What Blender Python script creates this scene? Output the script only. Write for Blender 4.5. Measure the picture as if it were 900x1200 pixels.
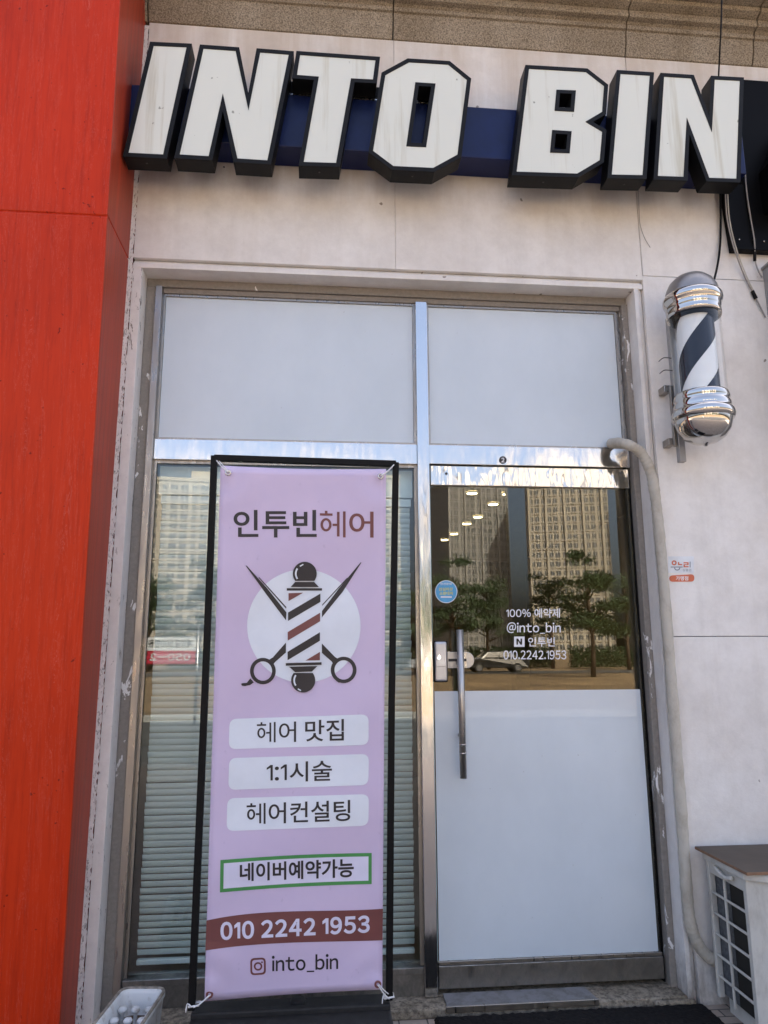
import bpy, bmesh, math, random
import numpy as np
from mathutils import Vector, Matrix
from mathutils.geometry import tessellate_polygon

random.seed(7)
SC = bpy.context.scene
COL = SC.collection
for o in list(bpy.data.objects):
    bpy.data.objects.remove(o)

# ------------------------------------------------------------------ camera
F_PX, YAW, PITCH, ROLL = 834.77, math.radians(5.297), math.radians(10.949), math.radians(-0.243)
CAM = np.array([0.0, -3.2, 1.415])
fw = np.array([math.sin(YAW) * math.cos(PITCH), math.cos(YAW) * math.cos(PITCH), math.sin(PITCH)])
r0 = np.array([math.cos(YAW), -math.sin(YAW), 0.0])
u0 = np.cross(r0, fw)
RT = r0 * math.cos(ROLL) + u0 * math.sin(ROLL)
UP = -r0 * math.sin(ROLL) + u0 * math.cos(ROLL)
cam = bpy.data.cameras.new('camera')
cam.sensor_fit = 'VERTICAL'
cam.sensor_height = 36.0
cam.lens = F_PX / 1200.0 * 36.0
cam.clip_start, cam.clip_end = 0.05, 2000.0
camo = bpy.data.objects.new('camera', cam)
M = Matrix(((RT[0], UP[0], -fw[0], CAM[0]), (RT[1], UP[1], -fw[1], CAM[1]), (RT[2], UP[2], -fw[2], CAM[2]), (0, 0, 0, 1)))
camo.matrix_world = M
COL.objects.link(camo)
SC.camera = camo

# ------------------------------------------------------------------ sky, sun, exposure
SUN_EL, SUN_AZ = 50.0, 20.0          # the sun stands behind the shop, so its front is in open shade
world = bpy.data.worlds.new('World')
SC.world = world
world.use_nodes = True
wn = world.node_tree
sky = wn.nodes.new('ShaderNodeTexSky')
sky.sky_type = 'NISHITA'
sky.sun_disc = False
sky.sun_elevation = math.radians(SUN_EL)
sky.sun_rotation = math.radians(SUN_AZ)
sky.air_density, sky.dust_density, sky.ozone_density = 0.7, 9.0, 0.2
wn.links.new(sky.outputs[0], wn.nodes['Background'].inputs[0])
wn.nodes['Background'].inputs[1].default_value = 0.15
sl = bpy.data.lights.new('sun', 'SUN')
sl.energy = 5.0
sl.angle = math.radians(0.5)
sl.color = (1.0, 0.94, 0.84)
sun = bpy.data.objects.new('sun', sl)
sd = Vector((math.sin(math.radians(SUN_AZ)) * math.cos(math.radians(SUN_EL)),
             math.cos(math.radians(SUN_AZ)) * math.cos(math.radians(SUN_EL)), math.sin(math.radians(SUN_EL))))
sun.rotation_euler = sd.to_track_quat('Z', 'Y').to_euler()
sun.location = (0, 0, 60)
COL.objects.link(sun)
SC.view_settings.view_transform = 'Standard'
SC.view_settings.look = 'None'
SC.view_settings.exposure = 2.2
SC.view_settings.gamma = 1.0
SC.view_settings.use_curve_mapping = False
SC.cycles.max_bounces = 10
SC.cycles.transparent_max_bounces = 16
SC.cycles.sample_clamp_indirect = 6.0

# ------------------------------------------------------------------ pixel -> ray helpers
def ray(x, y):
    return (x - 450.0) / F_PX * RT - (y - 600.0) / F_PX * UP + fw

def P(x, y, Y):                      # point of pixel (x, y) on the plane Y
    d = ray(x, y)
    return CAM + d * ((Y - CAM[1]) / d[1])

def reflected(x, y, L):              # real place of what is mirrored in the glass (plane Y=0), L metres off
    p = P(x, y, L)
    return np.array([p[0], -p[1], p[2]])

# ------------------------------------------------------------------ materials
def _new(name):
    m = bpy.data.materials.new(name)
    m.use_nodes = True
    nt = m.node_tree
    return m, nt, nt.nodes['Principled BSDF']

def _ramp(nt, src, stops):
    r = nt.nodes.new('ShaderNodeValToRGB')
    while len(r.color_ramp.elements) < len(stops):
        r.color_ramp.elements.new(0.5)
    for e, (p, c) in zip(r.color_ramp.elements, stops):
        e.position = p
        e.color = (*c, 1) if len(c) == 3 else c
    nt.links.new(src, r.inputs[0])
    return r.outputs[0]

def _coord(nt, scale=(1, 1, 1), space='world'):
    if space == 'world':
        g = nt.nodes.new('ShaderNodeNewGeometry').outputs['Position']
    else:
        g = nt.nodes.new('ShaderNodeTexCoord').outputs['Object']
    mp = nt.nodes.new('ShaderNodeMapping')
    mp.inputs['Scale'].default_value = scale
    nt.links.new(g, mp.inputs[0])
    return mp.outputs[0]

def _noise(nt, vec, scale, detail=4, rough=0.55, dist=0.0):
    n = nt.nodes.new('ShaderNodeTexNoise')
    n.inputs['Scale'].default_value = scale
    n.inputs['Detail'].default_value = detail
    n.inputs['Roughness'].default_value = rough
    n.inputs['Distortion'].default_value = dist
    nt.links.new(vec, n.inputs['Vector'])
    return n.outputs['Fac']

def _mix(nt, fac, a, b, mode='MIX'):
    m = nt.nodes.new('ShaderNodeMix')
    m.data_type = 'RGBA'
    m.blend_type = mode
    for sock, v in ((m.inputs[0], fac), (m.inputs[6], a), (m.inputs[7], b)):
        if hasattr(v, 'links') or isinstance(v, bpy.types.NodeSocket):
            nt.links.new(v, sock)
        elif isinstance(v, (int, float)):
            sock.default_value = v
        else:
            sock.default_value = (*v, 1)
    return m.outputs[2]

def _bump(nt, b, h, strength=0.2, dist=0.01):
    bp = nt.nodes.new('ShaderNodeBump')
    bp.inputs['Strength'].default_value = strength
    bp.inputs['Distance'].default_value = dist
    nt.links.new(h, bp.inputs['Height'])
    nt.links.new(bp.outputs[0], b.inputs['Normal'])
    return bp

def plain(name, col, rough=0.5, metal=0.0, coat=0.0, var=0.12, vscale=14.0, bump=0.0, spec=0.5):
    m, nt, b = _new(name)
    v = _coord(nt)
    n = _noise(nt, v, vscale, 6, 0.6)
    c = np.array(col)
    nt.links.new(_ramp(nt, n, [(0.3, tuple(c * (1 - var))), (0.7, tuple(np.minimum(c * (1 + var * 0.6), 1)))]), b.inputs['Base Color'])
    b.inputs['Roughness'].default_value = rough
    b.inputs['Metallic'].default_value = metal
    b.inputs['Coat Weight'].default_value = coat
    b.inputs['Coat Roughness'].default_value = 0.05
    b.inputs['Specular IOR Level'].default_value = spec
    if bump:
        _bump(nt, b, _noise(nt, v, vscale * 6, 5), bump, 0.004)
    return m

def wall_paint(name='white_wall_paint', chips=0.0, cscale=22):
    m, nt, b = _new(name)
    v = _coord(nt)
    vs = _coord(nt, (1, 1, 0.06))
    big = _noise(nt, v, 1.3, 5, 0.6)
    streak = _noise(nt, vs, 14, 5, 0.65)
    fine = _noise(nt, v, 90, 3, 0.7)
    c1 = _ramp(nt, big, [(0.32, (0.73, 0.695, 0.65)), (0.62, (0.83, 0.81, 0.775))])
    mot = _ramp(nt, _noise(nt, v, 7, 8, 0.75), [(0.34, (0.84, 0.83, 0.82)), (0.60, (1, 1, 1))])
    c1 = _mix(nt, 0.75, c1, mot, 'MULTIPLY')
    s = _ramp(nt, streak, [(0.50, (1, 1, 1)), (0.80, (0.86, 0.845, 0.82))])
    c2 = _mix(nt, 0.55, c1, s, 'MULTIPLY')
    sp = _ramp(nt, fine, [(0.70, (1, 1, 1)), (0.82, (0.62, 0.60, 0.57))])
    c3 = _mix(nt, 0.5, c2, sp, 'MULTIPLY')
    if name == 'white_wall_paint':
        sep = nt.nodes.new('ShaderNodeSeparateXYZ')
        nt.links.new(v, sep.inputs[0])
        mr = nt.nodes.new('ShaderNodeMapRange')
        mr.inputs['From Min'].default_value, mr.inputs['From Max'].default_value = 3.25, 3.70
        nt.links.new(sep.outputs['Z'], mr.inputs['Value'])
        sign_shade = _noise(nt, _coord(nt, (1, 1, 0.10)), 6, 6, 0.65, 0.4)
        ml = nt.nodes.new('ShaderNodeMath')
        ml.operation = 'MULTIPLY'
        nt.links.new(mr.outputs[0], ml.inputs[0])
        nt.links.new(sign_shade, ml.inputs[1])
        c3 = _mix(nt, _ramp(nt, ml.outputs[0], [(0.30, (0, 0, 0)), (0.62, (0.55, 0.55, 0.55))]), c3, (0.50, 0.40, 0.29))  # brown shade below the sign painted into the wall colour as streaks
        mr2 = nt.nodes.new('ShaderNodeMapRange')
        mr2.inputs['From Min'].default_value, mr2.inputs['From Max'].default_value = 0.45, 0.0
        nt.links.new(sep.outputs['Z'], mr2.inputs['Value'])
        spl = _noise(nt, _coord(nt, (1, 1, 0.5)), 14, 7, 0.75, 0.3)
        ml2 = nt.nodes.new('ShaderNodeMath')
        ml2.operation = 'MULTIPLY'
        nt.links.new(mr2.outputs[0], ml2.inputs[0])
        nt.links.new(spl, ml2.inputs[1])
        c3 = _mix(nt, _ramp(nt, ml2.outputs[0], [(0.25, (0, 0, 0)), (0.55, (0.8, 0.8, 0.8))]), c3, (0.20, 0.17, 0.14))
        nick = _ramp(nt, _noise(nt, v, 16, 2, 0.4), [(0.745, (0, 0, 0)), (0.755, (1, 1, 1))])
        c3 = _mix(nt, nick, c3, (0.30, 0.26, 0.22))
    if chips:
        ch = _noise(nt, _coord(nt, (1, 1, 0.35)), cscale, 6, 0.75, 0.6)
        msk = _ramp(nt, ch, [(chips, (0, 0, 0)), (chips + 0.03, (1, 1, 1))])
        c3 = _mix(nt, msk, c3, (0.24, 0.22, 0.195))
    nt.links.new(c3, b.inputs['Base Color'])
    b.inputs['Roughness'].default_value = 0.62
    h = _noise(nt, v, 55, 6, 0.7)
    _bump(nt, b, h, 0.35, 0.003)
    return m

def bare_stone(name='bare_brown_stone', peel=0.62):
    m, nt, b = _new(name)
    v = _coord(nt)
    g = _noise(nt, v, 60, 5, 0.7)
    c = _ramp(nt, g, [(0.3, (0.21, 0.19, 0.165)), (0.7, (0.28, 0.255, 0.225))])
    p = _noise(nt, _coord(nt, (1.2, 1, 0.4)), 16, 6, 0.6, 0.8)
    msk = _ramp(nt, p, [(peel, (0, 0, 0)), (peel + 0.015, (1, 1, 1))])
    nt.links.new(_mix(nt, msk, c, (0.74, 0.73, 0.71)), b.inputs['Base Color'])
    b.inputs['Roughness'].default_value = 0.75
    _bump(nt, b, g, 0.3, 0.003)
    return m

def granite(name, a, bcol, c, scale=150):
    m, nt, b = _new(name)
    v = _coord(nt)
    n = _noise(nt, v, scale, 3, 0.75)
    vo = nt.nodes.new('ShaderNodeTexVoronoi')
    vo.inputs['Scale'].default_value = scale * 1.1
    nt.links.new(v, vo.inputs['Vector'])
    base = _ramp(nt, n, [(0.36, a), (0.5, bcol), (0.62, c)])
    dk = _ramp(nt, vo.outputs['Distance'], [(0.10, (0.35, 0.32, 0.30)), (0.26, (1, 1, 1))])
    st = _ramp(nt, _noise(nt, _coord(nt, (1, 1, 0.25)), 5, 5), [(0.35, (0.68, 0.63, 0.55)), (0.65, (1, 1, 1))])
    nt.links.new(_mix(nt, 0.8, _mix(nt, 0.8, base, dk, 'MULTIPLY'), st, 'MULTIPLY'), b.inputs['Base Color'])
    b.inputs['Roughness'].default_value = 0.7
    _bump(nt, b, n, 0.25, 0.002)
    return m

def red_paint(name='red_paint', grime_shade=0.0):
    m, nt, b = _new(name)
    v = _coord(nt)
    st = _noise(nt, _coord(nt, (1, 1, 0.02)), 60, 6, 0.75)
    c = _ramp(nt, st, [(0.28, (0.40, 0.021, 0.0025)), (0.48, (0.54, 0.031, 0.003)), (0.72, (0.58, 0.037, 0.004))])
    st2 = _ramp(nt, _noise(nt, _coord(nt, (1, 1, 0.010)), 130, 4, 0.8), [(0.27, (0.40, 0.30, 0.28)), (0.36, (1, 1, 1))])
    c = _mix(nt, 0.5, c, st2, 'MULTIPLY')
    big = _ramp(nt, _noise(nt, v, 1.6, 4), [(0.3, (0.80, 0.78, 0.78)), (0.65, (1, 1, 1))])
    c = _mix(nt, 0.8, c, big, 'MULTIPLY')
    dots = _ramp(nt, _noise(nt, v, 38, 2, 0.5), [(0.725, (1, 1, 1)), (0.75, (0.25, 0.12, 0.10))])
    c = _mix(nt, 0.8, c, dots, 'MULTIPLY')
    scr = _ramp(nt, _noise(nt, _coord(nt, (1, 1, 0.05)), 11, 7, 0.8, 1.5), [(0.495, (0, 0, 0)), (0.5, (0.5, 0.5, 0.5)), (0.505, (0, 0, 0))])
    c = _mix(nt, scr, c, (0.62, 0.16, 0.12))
    if grime_shade:
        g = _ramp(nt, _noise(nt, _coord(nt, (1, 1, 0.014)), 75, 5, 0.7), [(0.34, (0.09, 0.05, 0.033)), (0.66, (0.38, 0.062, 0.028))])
        c = _mix(nt, grime_shade, c, g)  # dirt streaks, plus the side face's shade painted into the red
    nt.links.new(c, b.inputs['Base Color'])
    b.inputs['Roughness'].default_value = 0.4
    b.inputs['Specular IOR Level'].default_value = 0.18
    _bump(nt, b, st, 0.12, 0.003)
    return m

def steel(name='stainless_steel', rough=0.1, col=(0.62, 0.61, 0.59), wav=0.12, wscale=7.0, stain=0.0):
    m, nt, b = _new(name)
    v = _coord(nt)
    b.inputs['Metallic'].default_value = 1.0
    b.inputs['Base Color'].default_value = (*col, 1)
    n = _noise(nt, _coord(nt, (1, 1, 0.35)), wscale, 3, 0.5)
    fine = _noise(nt, _coord(nt, (5, 5, 0.6)), 12, 3)
    nt.links.new(_ramp(nt, fine, [(0.3, (rough * 0.7,) * 3), (0.7, (rough * 1.6,) * 3)]), b.inputs['Roughness'])
    if stain:
        s = _noise(nt, _coord(nt, (1, 1, 0.6)), 13, 7, 0.72, 0.5)
        nt.links.new(_ramp(nt, s, [(0.38, tuple(np.array(col) * 0.38)), (0.64, tuple(np.array(col) * 0.70))]), b.inputs['Base Color'])
        nt.links.new(_ramp(nt, s, [(0.35, (0.55,) * 3), (0.65, (0.28,) * 3)]), b.inputs['Roughness'])
    _bump(nt, b, n, wav, 0.03)
    return m

def glass(name, tint, refl, graze=0.5):
    m, nt, b = _new(name)
    nt.nodes.remove(b)
    out = nt.nodes['Material Output']
    tr = nt.nodes.new('ShaderNodeBsdfTransparent')
    tr.inputs[0].default_value = (*tint, 1)
    gl = nt.nodes.new('ShaderNodeBsdfGlossy')
    gl.inputs['Roughness'].default_value = 0.0
    gl.inputs['Color'].default_value = (0.97, 0.98, 0.96, 1)
    lw = nt.nodes.new('ShaderNodeLayerWeight')
    lw.inputs['Blend'].default_value = 0.35
    mr = nt.nodes.new('ShaderNodeMapRange')
    mr.inputs['To Min'].default_value = refl
    mr.inputs['To Max'].default_value = graze
    nt.links.new(lw.outputs['Facing'], mr.inputs['Value'])
    mx = nt.nodes.new('ShaderNodeMixShader')
    nt.links.new(mr.outputs[0], mx.inputs[0])
    nt.links.new(tr.outputs[0], mx.inputs[1])
    nt.links.new(gl.outputs[0], mx.inputs[2])
    nt.links.new(mx.outputs[0], out.inputs['Surface'])
    # a very faint roll in the pane, as float glass has
    bp = nt.nodes.new('ShaderNodeBump')
    bp.inputs['Strength'].default_value = 0.012
    bp.inputs['Distance'].default_value = 0.02
    nt.links.new(_noise(nt, _coord(nt), 1.6, 1), bp.inputs['Height'])
    nt.links.new(bp.outputs[0], gl.inputs['Normal'])
    return m

def emitter(name, col, s):
    m, nt, b = _new(name)
    b.inputs['Emission Color'].default_value = (*col, 1)
    b.inputs['Emission Strength'].default_value = s
    return m

def dirty(name, col, dirt, lo=0.5, hi=0.75, scale=9, rough=0.5, stretch=0.4, coat=0.0):
    m, nt, b = _new(name)
    n = _noise(nt, _coord(nt, (1, 1, stretch)), scale, 7, 0.7, 0.3)
    nt.links.new(_ramp(nt, n, [(lo, col), (hi, dirt)]), b.inputs['Base Color'])
    b.inputs['Roughness'].default_value = rough
    b.inputs['Coat Weight'].default_value = coat
    b.inputs['Coat Roughness'].default_value = 0.04
    return m

def acrylic():
    m, nt, b = _new('white_acrylic')
    n = _noise(nt, _coord(nt, (1, 1, 0.05)), 15, 5, 0.62)
    sp = _noise(nt, _coord(nt), 30, 2, 0.5)
    c = _ramp(nt, n, [(0.55, (0.70, 0.725, 0.645)), (0.74, (0.50, 0.48, 0.36))])
    d = _ramp(nt, sp, [(0.74, (1, 1, 1)), (0.77, (0.35, 0.36, 0.33))])
    nt.links.new(_mix(nt, 0.8, c, d, 'MULTIPLY'), b.inputs['Base Color'])
    b.inputs['Roughness'].default_value = 0.25
    return m

def film():
    m, nt, b = _new('white_window_film')
    n = _noise(nt, _coord(nt, (1, 1, 0.7)), 2.5, 5, 0.6)
    f = _noise(nt, _coord(nt), 60, 2, 0.5)
    c = _ramp(nt, n, [(0.35, (0.57, 0.64, 0.69)), (0.65, (0.63, 0.70, 0.75))])
    d = _ramp(nt, f, [(0.76, (1, 1, 1)), (0.80, (0.6, 0.58, 0.55))])
    nt.links.new(_mix(nt, 0.5, c, d, 'MULTIPLY'), b.inputs['Base Color'])
    b.inputs['Roughness'].default_value = 0.35
    b.inputs['Coat Weight'].default_value = 0.6
    b.inputs['Coat Roughness'].default_value = 0.02
    return m

def banner_cloth():
    m, nt, b = _new('lilac_banner_vinyl')
    n = _noise(nt, _coord(nt), 3.0, 5, 0.6)
    f = _noise(nt, _coord(nt, (1, 1, 0.7)), 34, 4, 0.6)
    c = _ramp(nt, n, [(0.3, (0.57, 0.475, 0.645)), (0.7, (0.62, 0.515, 0.685))])
    d = _ramp(nt, f, [(0.66, (1, 1, 1)), (0.78, (0.74, 0.72, 0.76))])
    nt.links.new(_mix(nt, 0.7, c, d, 'MULTIPLY'), b.inputs['Base Color'])
    b.inputs['Roughness'].default_value = 0.42
    b.inputs['Specular IOR Level'].default_value = 0.35
    return m

def paving():
    m, nt, b = _new('paving_blocks')
    br = nt.nodes.new('ShaderNodeTexBrick')
    br.inputs['Scale'].default_value = 4.5
    br.inputs['Color1'].default_value = (0.42, 0.35, 0.29, 1)
    br.inputs['Color2'].default_value = (0.34, 0.30, 0.26, 1)
    br.inputs['Mortar'].default_value = (0.08, 0.075, 0.07, 1)
    br.inputs['Mortar Size'].default_value = 0.015
    nt.links.new(_coord(nt), br.inputs['Vector'])
    d = _ramp(nt, _noise(nt, _coord(nt), 2.2, 5), [(0.3, (0.65, 0.63, 0.6)), (0.7, (1, 1, 1))])
    nt.links.new(_mix(nt, 0.8, br.outputs['Color'], d, 'MULTIPLY'), b.inputs['Base Color'])
    b.inputs['Roughness'].default_value = 0.8
    return m

MAT = dict(
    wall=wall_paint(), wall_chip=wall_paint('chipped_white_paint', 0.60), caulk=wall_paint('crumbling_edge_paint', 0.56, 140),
    stone=bare_stone('bare_brown_stone', 0.72), stone_peel=bare_stone('peeling_brown_stone', 0.61),
    granite=granite('speckled_granite', (0.12, 0.10, 0.072), (0.31, 0.26, 0.19), (0.44, 0.38, 0.295)),
    step=granite('grey_step_stone', (0.11, 0.095, 0.07), (0.24, 0.21, 0.165), (0.36, 0.32, 0.25), 45),
    handle=steel('satin_steel_handle', 0.34, (0.52, 0.50, 0.47), 0.0), red=red_paint(), redside=red_paint('grimy_shaded_red_paint', 0.55), jamb=steel('dull_steel_jamb', 0.32, (0.34, 0.32, 0.295), 0.05), steel_wavy=steel('wavy_steel_sheet', 0.07, (0.64, 0.62, 0.58), 0.5, 6.0), steel=steel(), steel_flat=steel('brushed_steel_frame', 0.22, (0.50, 0.49, 0.47), 0.06),
    steel_dirty=steel('stained_steel', 0.3, (0.50, 0.49, 0.47), 0.05, 8, 1.0),
    chrome=steel('chrome', 0.035, (0.56, 0.54, 0.51), 0.0), gunmetal=plain('dull_grey_metal', (0.30, 0.29, 0.285), 0.38, 0.75),
    plate=dirty('scuffed_grey_plate', (0.20, 0.20, 0.205), (0.10, 0.095, 0.085), 0.45, 0.7, 18, 0.6),
    tank=plain('dusty_black_plastic', (0.022, 0.021, 0.021), 0.6, 0, 0, 0.35, 30, 0, 0.3),
    black=plain('black_painted_metal', (0.006, 0.006, 0.0065), 0.5, 0, 0, 0.3, 30, 0, 0.15), 
    blackcase=plain('black_letter_case', (0.008, 0.008, 0.008), 0.45, 0.0, 0.0, 0.35, 25, 0, 0.16),
    blackboard=plain('black_sign_board', (0.004, 0.004, 0.0045), 0.4, 0, 0.0, 0.2, 6, 0, 0.07),
    rubber=plain('black_rubber', (0.015, 0.014, 0.014), 0.9, 0, 0, 0.4, 60, 0.6, 0.12),
    blue=plain('navy_painted_metal', (0.0045, 0.013, 0.075), 0.35, 0.0, 0.0, 0.25, 8, 0, 0.3),
    acrylic=acrylic(), film=film(), banner=banner_cloth(),
    glass_door=glass('door_glass', (0.70, 0.67, 0.53), 0.056, 0.38), glass_win=glass('window_glass', (0.92, 0.96, 0.95), 0.042, 0.45),
    glass_tube=glass('clear_tube_glass', (0.98, 0.985, 0.985), 0.008, 0.22),
    glassedge=plain('green_glass_edge', (0.42, 0.58, 0.55), 0.2, 0, 0.5),
    slat=plain('pale_blind_slat', (0.76, 0.83, 0.84), 0.4, 0, 0, 0.06, 5),
    whiteprint=plain('white_print', (0.72, 0.76, 0.82), 0.5, 0, 0, 0.05, 9), textwhite=plain('white_lettering', (0.82, 0.82, 0.82), 0.5, 0, 0, 0.03),
    ink=plain('dark_print', (0.022, 0.018, 0.02), 0.5, 0, 0, 0.2), brown=plain('maroon_print', (0.175, 0.055, 0.050), 0.5, 0, 0, 0.12, 9),
    green=plain('green_print', (0.06, 0.27, 0.07), 0.5, 0, 0, 0.1), palelilac=plain('pale_lilac_print', (0.68, 0.66, 0.80), 0.5, 0, 0, 0.05),
    acwhite=dirty('weathered_cream_plastic', (0.56, 0.55, 0.50), (0.30, 0.28, 0.24), 0.50, 0.80, 10, 0.5),
    accoil=plain('dark_coil_fins', (0.16, 0.17, 0.18), 0.6, 0.3, 0, 0.5, 90, 0.8), acdark=plain('dark_brown_mesh', (0.018, 0.016, 0.012), 0.8),
    board=plain('grey_brown_board', (0.10, 0.082, 0.066), 0.7, 0, 0, 0.2, 5, 0.2, 0.2), boardedge=plain('rust_board_edge', (0.23, 0.13, 0.075), 0.75, 0, 0, 0.3, 30),
    pipe=dirty('taped_pipe_cover', (0.50, 0.47, 0.40), (0.33, 0.29, 0.23), 0.45, 0.75, 16, 0.7, 0.6),
    skyblue=plain('blue_sticker', (0.08, 0.38, 0.68), 0.35), stickeryellow=plain('yellow_print', (0.62, 0.62, 0.20), 0.5),
    orange=plain('orange_sticker', (0.62, 0.15, 0.07), 0.4), stickerwhite=plain('white_sticker', (0.74, 0.77, 0.80), 0.35), greyprint=plain('grey_print', (0.20, 0.22, 0.26), 0.5),
    polewhite=plain('pole_white', (0.80, 0.84, 0.85), 0.3, 0, 0, 0.03), polenavy=plain('pole_black_navy', (0.010, 0.012, 0.024), 0.22, 0, 0.0, 0.2, 6, 0, 0.35),
    tubwhite=dirty('grubby_white_plastic', (0.62, 0.64, 0.64), (0.26, 0.22, 0.17), 0.52, 0.72, 16, 0.45, 1.0), tubdeck=plain('grimy_deck', (0.115, 0.08, 0.055), 0.9, 0, 0, 0.4, 30, 0, 0.05), tubrim=plain('grubby_rim', (0.27, 0.24, 0.20), 0.6, 0, 0, 0.5, 40),
    cord=plain('white_cord', (0.75, 0.75, 0.75), 0.7), cable_grey=plain('grey_cable', (0.30, 0.28, 0.26), 0.6), lock=plain('silver_lock', (0.52, 0.53, 0.56), 0.3, 0.6, 0.2, 0.04),
    ductgrey=plain('grey_sheet_metal', (0.32, 0.32, 0.32), 0.5, 0.2, 0, 0.1, 4),
    intwall=plain('interior_wall', (0.42, 0.37, 0.25), 0.7), intfloor=plain('interior_floor', (0.16, 0.11, 0.07), 0.4), intceil=plain('interior_ceiling', (0.45, 0.40, 0.30), 0.8),
    lamp=emitter('lamp_diffuser', (1.0, 0.90, 0.70), 10.0), intdark=plain('interior_wood', (0.13, 0.06, 0.03), 0.5), backing=plain('dark_joint', (0.10, 0.095, 0.09), 0.9),
    paving=paving(), asphalt=plain('asphalt', (0.055, 0.054, 0.053), 0.85, 0, 0, 0.2, 3), lawn=plain('dry_winter_lawn', (0.18, 0.12, 0.062), 0.95, 0, 0, 0.55, 0.35),
    kerb=plain('kerb_stone', (0.32, 0.31, 0.29), 0.8), tower=plain('cream_tower_wall', (0.42, 0.38, 0.32), 0.8, 0, 0, 0.06, 0.5), towergrey=plain('grey_tower_wall', (0.30, 0.29, 0.28), 0.8, 0, 0, 0.06, 0.5),
    towerglass=plain('tower_window_glass', (0.10, 0.105, 0.11), 0.12, 0, 0.5), upper=plain('grey_stone_upper_storeys', (0.42, 0.40, 0.37), 0.7, 0, 0, 0.08, 2),
    bark=plain('pine_bark', (0.10, 0.065, 0.045), 0.9, 0, 0, 0.4, 6), leaf=plain('pine_needles', (0.045, 0.075, 0.028), 0.7, 0, 0, 0.45, 0.8),
    carwhite=plain('silver_car_paint', (0.60, 0.61, 0.62), 0.25, 0.2, 0.8, 0.03), carglass=plain('car_glass', (0.02, 0.022, 0.025), 0.05, 0, 0.8), tyre=plain('tyre_rubber', (0.02, 0.02, 0.02), 0.8),
    rim=plain('wheel_rim', (0.4, 0.4, 0.42), 0.3, 0.8), redprint=plain('red_print', (0.55, 0.03, 0.06), 0.5),
)

# ------------------------------------------------------------------ object helpers (all coordinates are world metres)
WLOC = {}

def tag(o, label=None, cat=None, group=None, kind=None):
    if label: o['label'] = label
    if cat: o['category'] = cat
    if group: o['group'] = group
    if kind: o['kind'] = kind
    return o

def thing(name, loc, label, cat, group=None):
    o = bpy.data.objects.new(name, None)
    o.empty_display_size = 0.1
    o.location = loc
    COL.objects.link(o)
    WLOC[o] = np.array(loc, float)
    return tag(o, label, cat, group)

def mk(name, V, Fc, mat, parent=None, smooth=False, bevel=0.0, mats=None, fm=None, seg=2):
    V = np.asarray(V, float)
    c = (V.min(0) + V.max(0)) / 2
    me = bpy.data.meshes.new(name)
    me.from_pydata([tuple(v) for v in (V - c)], [], [tuple(f) for f in Fc])
    for mm in (mats or [mat]):
        me.materials.append(MAT[mm])
    if fm:
        me.polygons.foreach_set('material_index', fm)
    if smooth:
        me.polygons.foreach_set('use_smooth', [True] * len(me.polygons))
    bm = bmesh.new()
    bm.from_mesh(me)
    bmesh.ops.recalc_face_normals(bm, faces=bm.faces)
    bm.to_mesh(me)
    bm.free()
    o = bpy.data.objects.new(name, me)
    COL.objects.link(o)
    WLOC[o] = c
    if parent is not None:
        o.parent = parent
        o.location = c - WLOC[parent]
    else:
        o.location = c
    if bevel:
        b = o.modifiers.new('bevel', 'BEVEL')
        b.width = bevel
        b.segments = seg
        b.limit_method = 'ANGLE'
        b.angle_limit = math.radians(40)
    return o

def dup(o, loc, parent=None):                       # copy sharing mesh data; loc is the new world centre
    c = o.copy()
    COL.objects.link(c)
    WLOC[c] = np.array(loc, float)
    c.parent = parent
    c.location = WLOC[c] - (WLOC[parent] if parent is not None else 0)
    return c

BF = [(0, 3, 2, 1), (4, 5, 6, 7), (0, 1, 5, 4), (1, 2, 6, 5), (2, 3, 7, 6), (3, 0, 4, 7)]
def bxv(x0, x1, y0, y1, z0, z1):
    return [(x0, y0, z0), (x1, y0, z0), (x1, y1, z0), (x0, y1, z0), (x0, y0, z1), (x1, y0, z1), (x1, y1, z1), (x0, y1, z1)]

def box(name, x0, x1, y0, y1, z0, z1, mat, parent=None, bevel=0.0, **k):
    return mk(name, bxv(x0, x1, y0, y1, z0, z1), BF, mat, parent, bevel=bevel, **k)

def join(parts):                                    # [(V, F), ...] -> one V, F
    V, Fc = [], []
    for v, f in parts:
        n = len(V)
        V += [tuple(q) for q in v]
        Fc += [tuple(i + n for i in q) for q in f]
    return V, Fc

def boxes(name, lst, mat, parent=None, bevel=0.0):
    V, Fc = join([(bxv(*b), BF) for b in lst])
    return mk(name, V, Fc, mat, parent, bevel=bevel)

def tube_vf(pts, r, n=10, cap=True):
    pts = [Vector(p) for p in pts]
    V, Fc = [], []
    prev = None
    for i, p in enumerate(pts):
        t = (pts[min(i + 1, len(pts) - 1)] - pts[max(i - 1, 0)]).normalized()
        if prev is None:
            a = t.orthogonal().normalized()
        else:
            a = (prev - t * prev.dot(t)).normalized()
        prev = a
        b = t.cross(a)
        rr = r[i] if hasattr(r, '__len__') else r
        for k in range(n):
            an = 2 * math.pi * k / n
            V.append(tuple(p + (a * math.cos(an) + b * math.sin(an)) * rr))
    for i in range(len(pts) - 1):
        for k in range(n):
            Fc.append((i * n + k, i * n + (k + 1) % n, (i + 1) * n + (k + 1) % n, (i + 1) * n + k))
    if cap:
        Fc.append(tuple(range(n)))
        Fc.append(tuple(range((len(pts) - 1) * n, len(pts) * n)))
    return V, Fc

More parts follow.
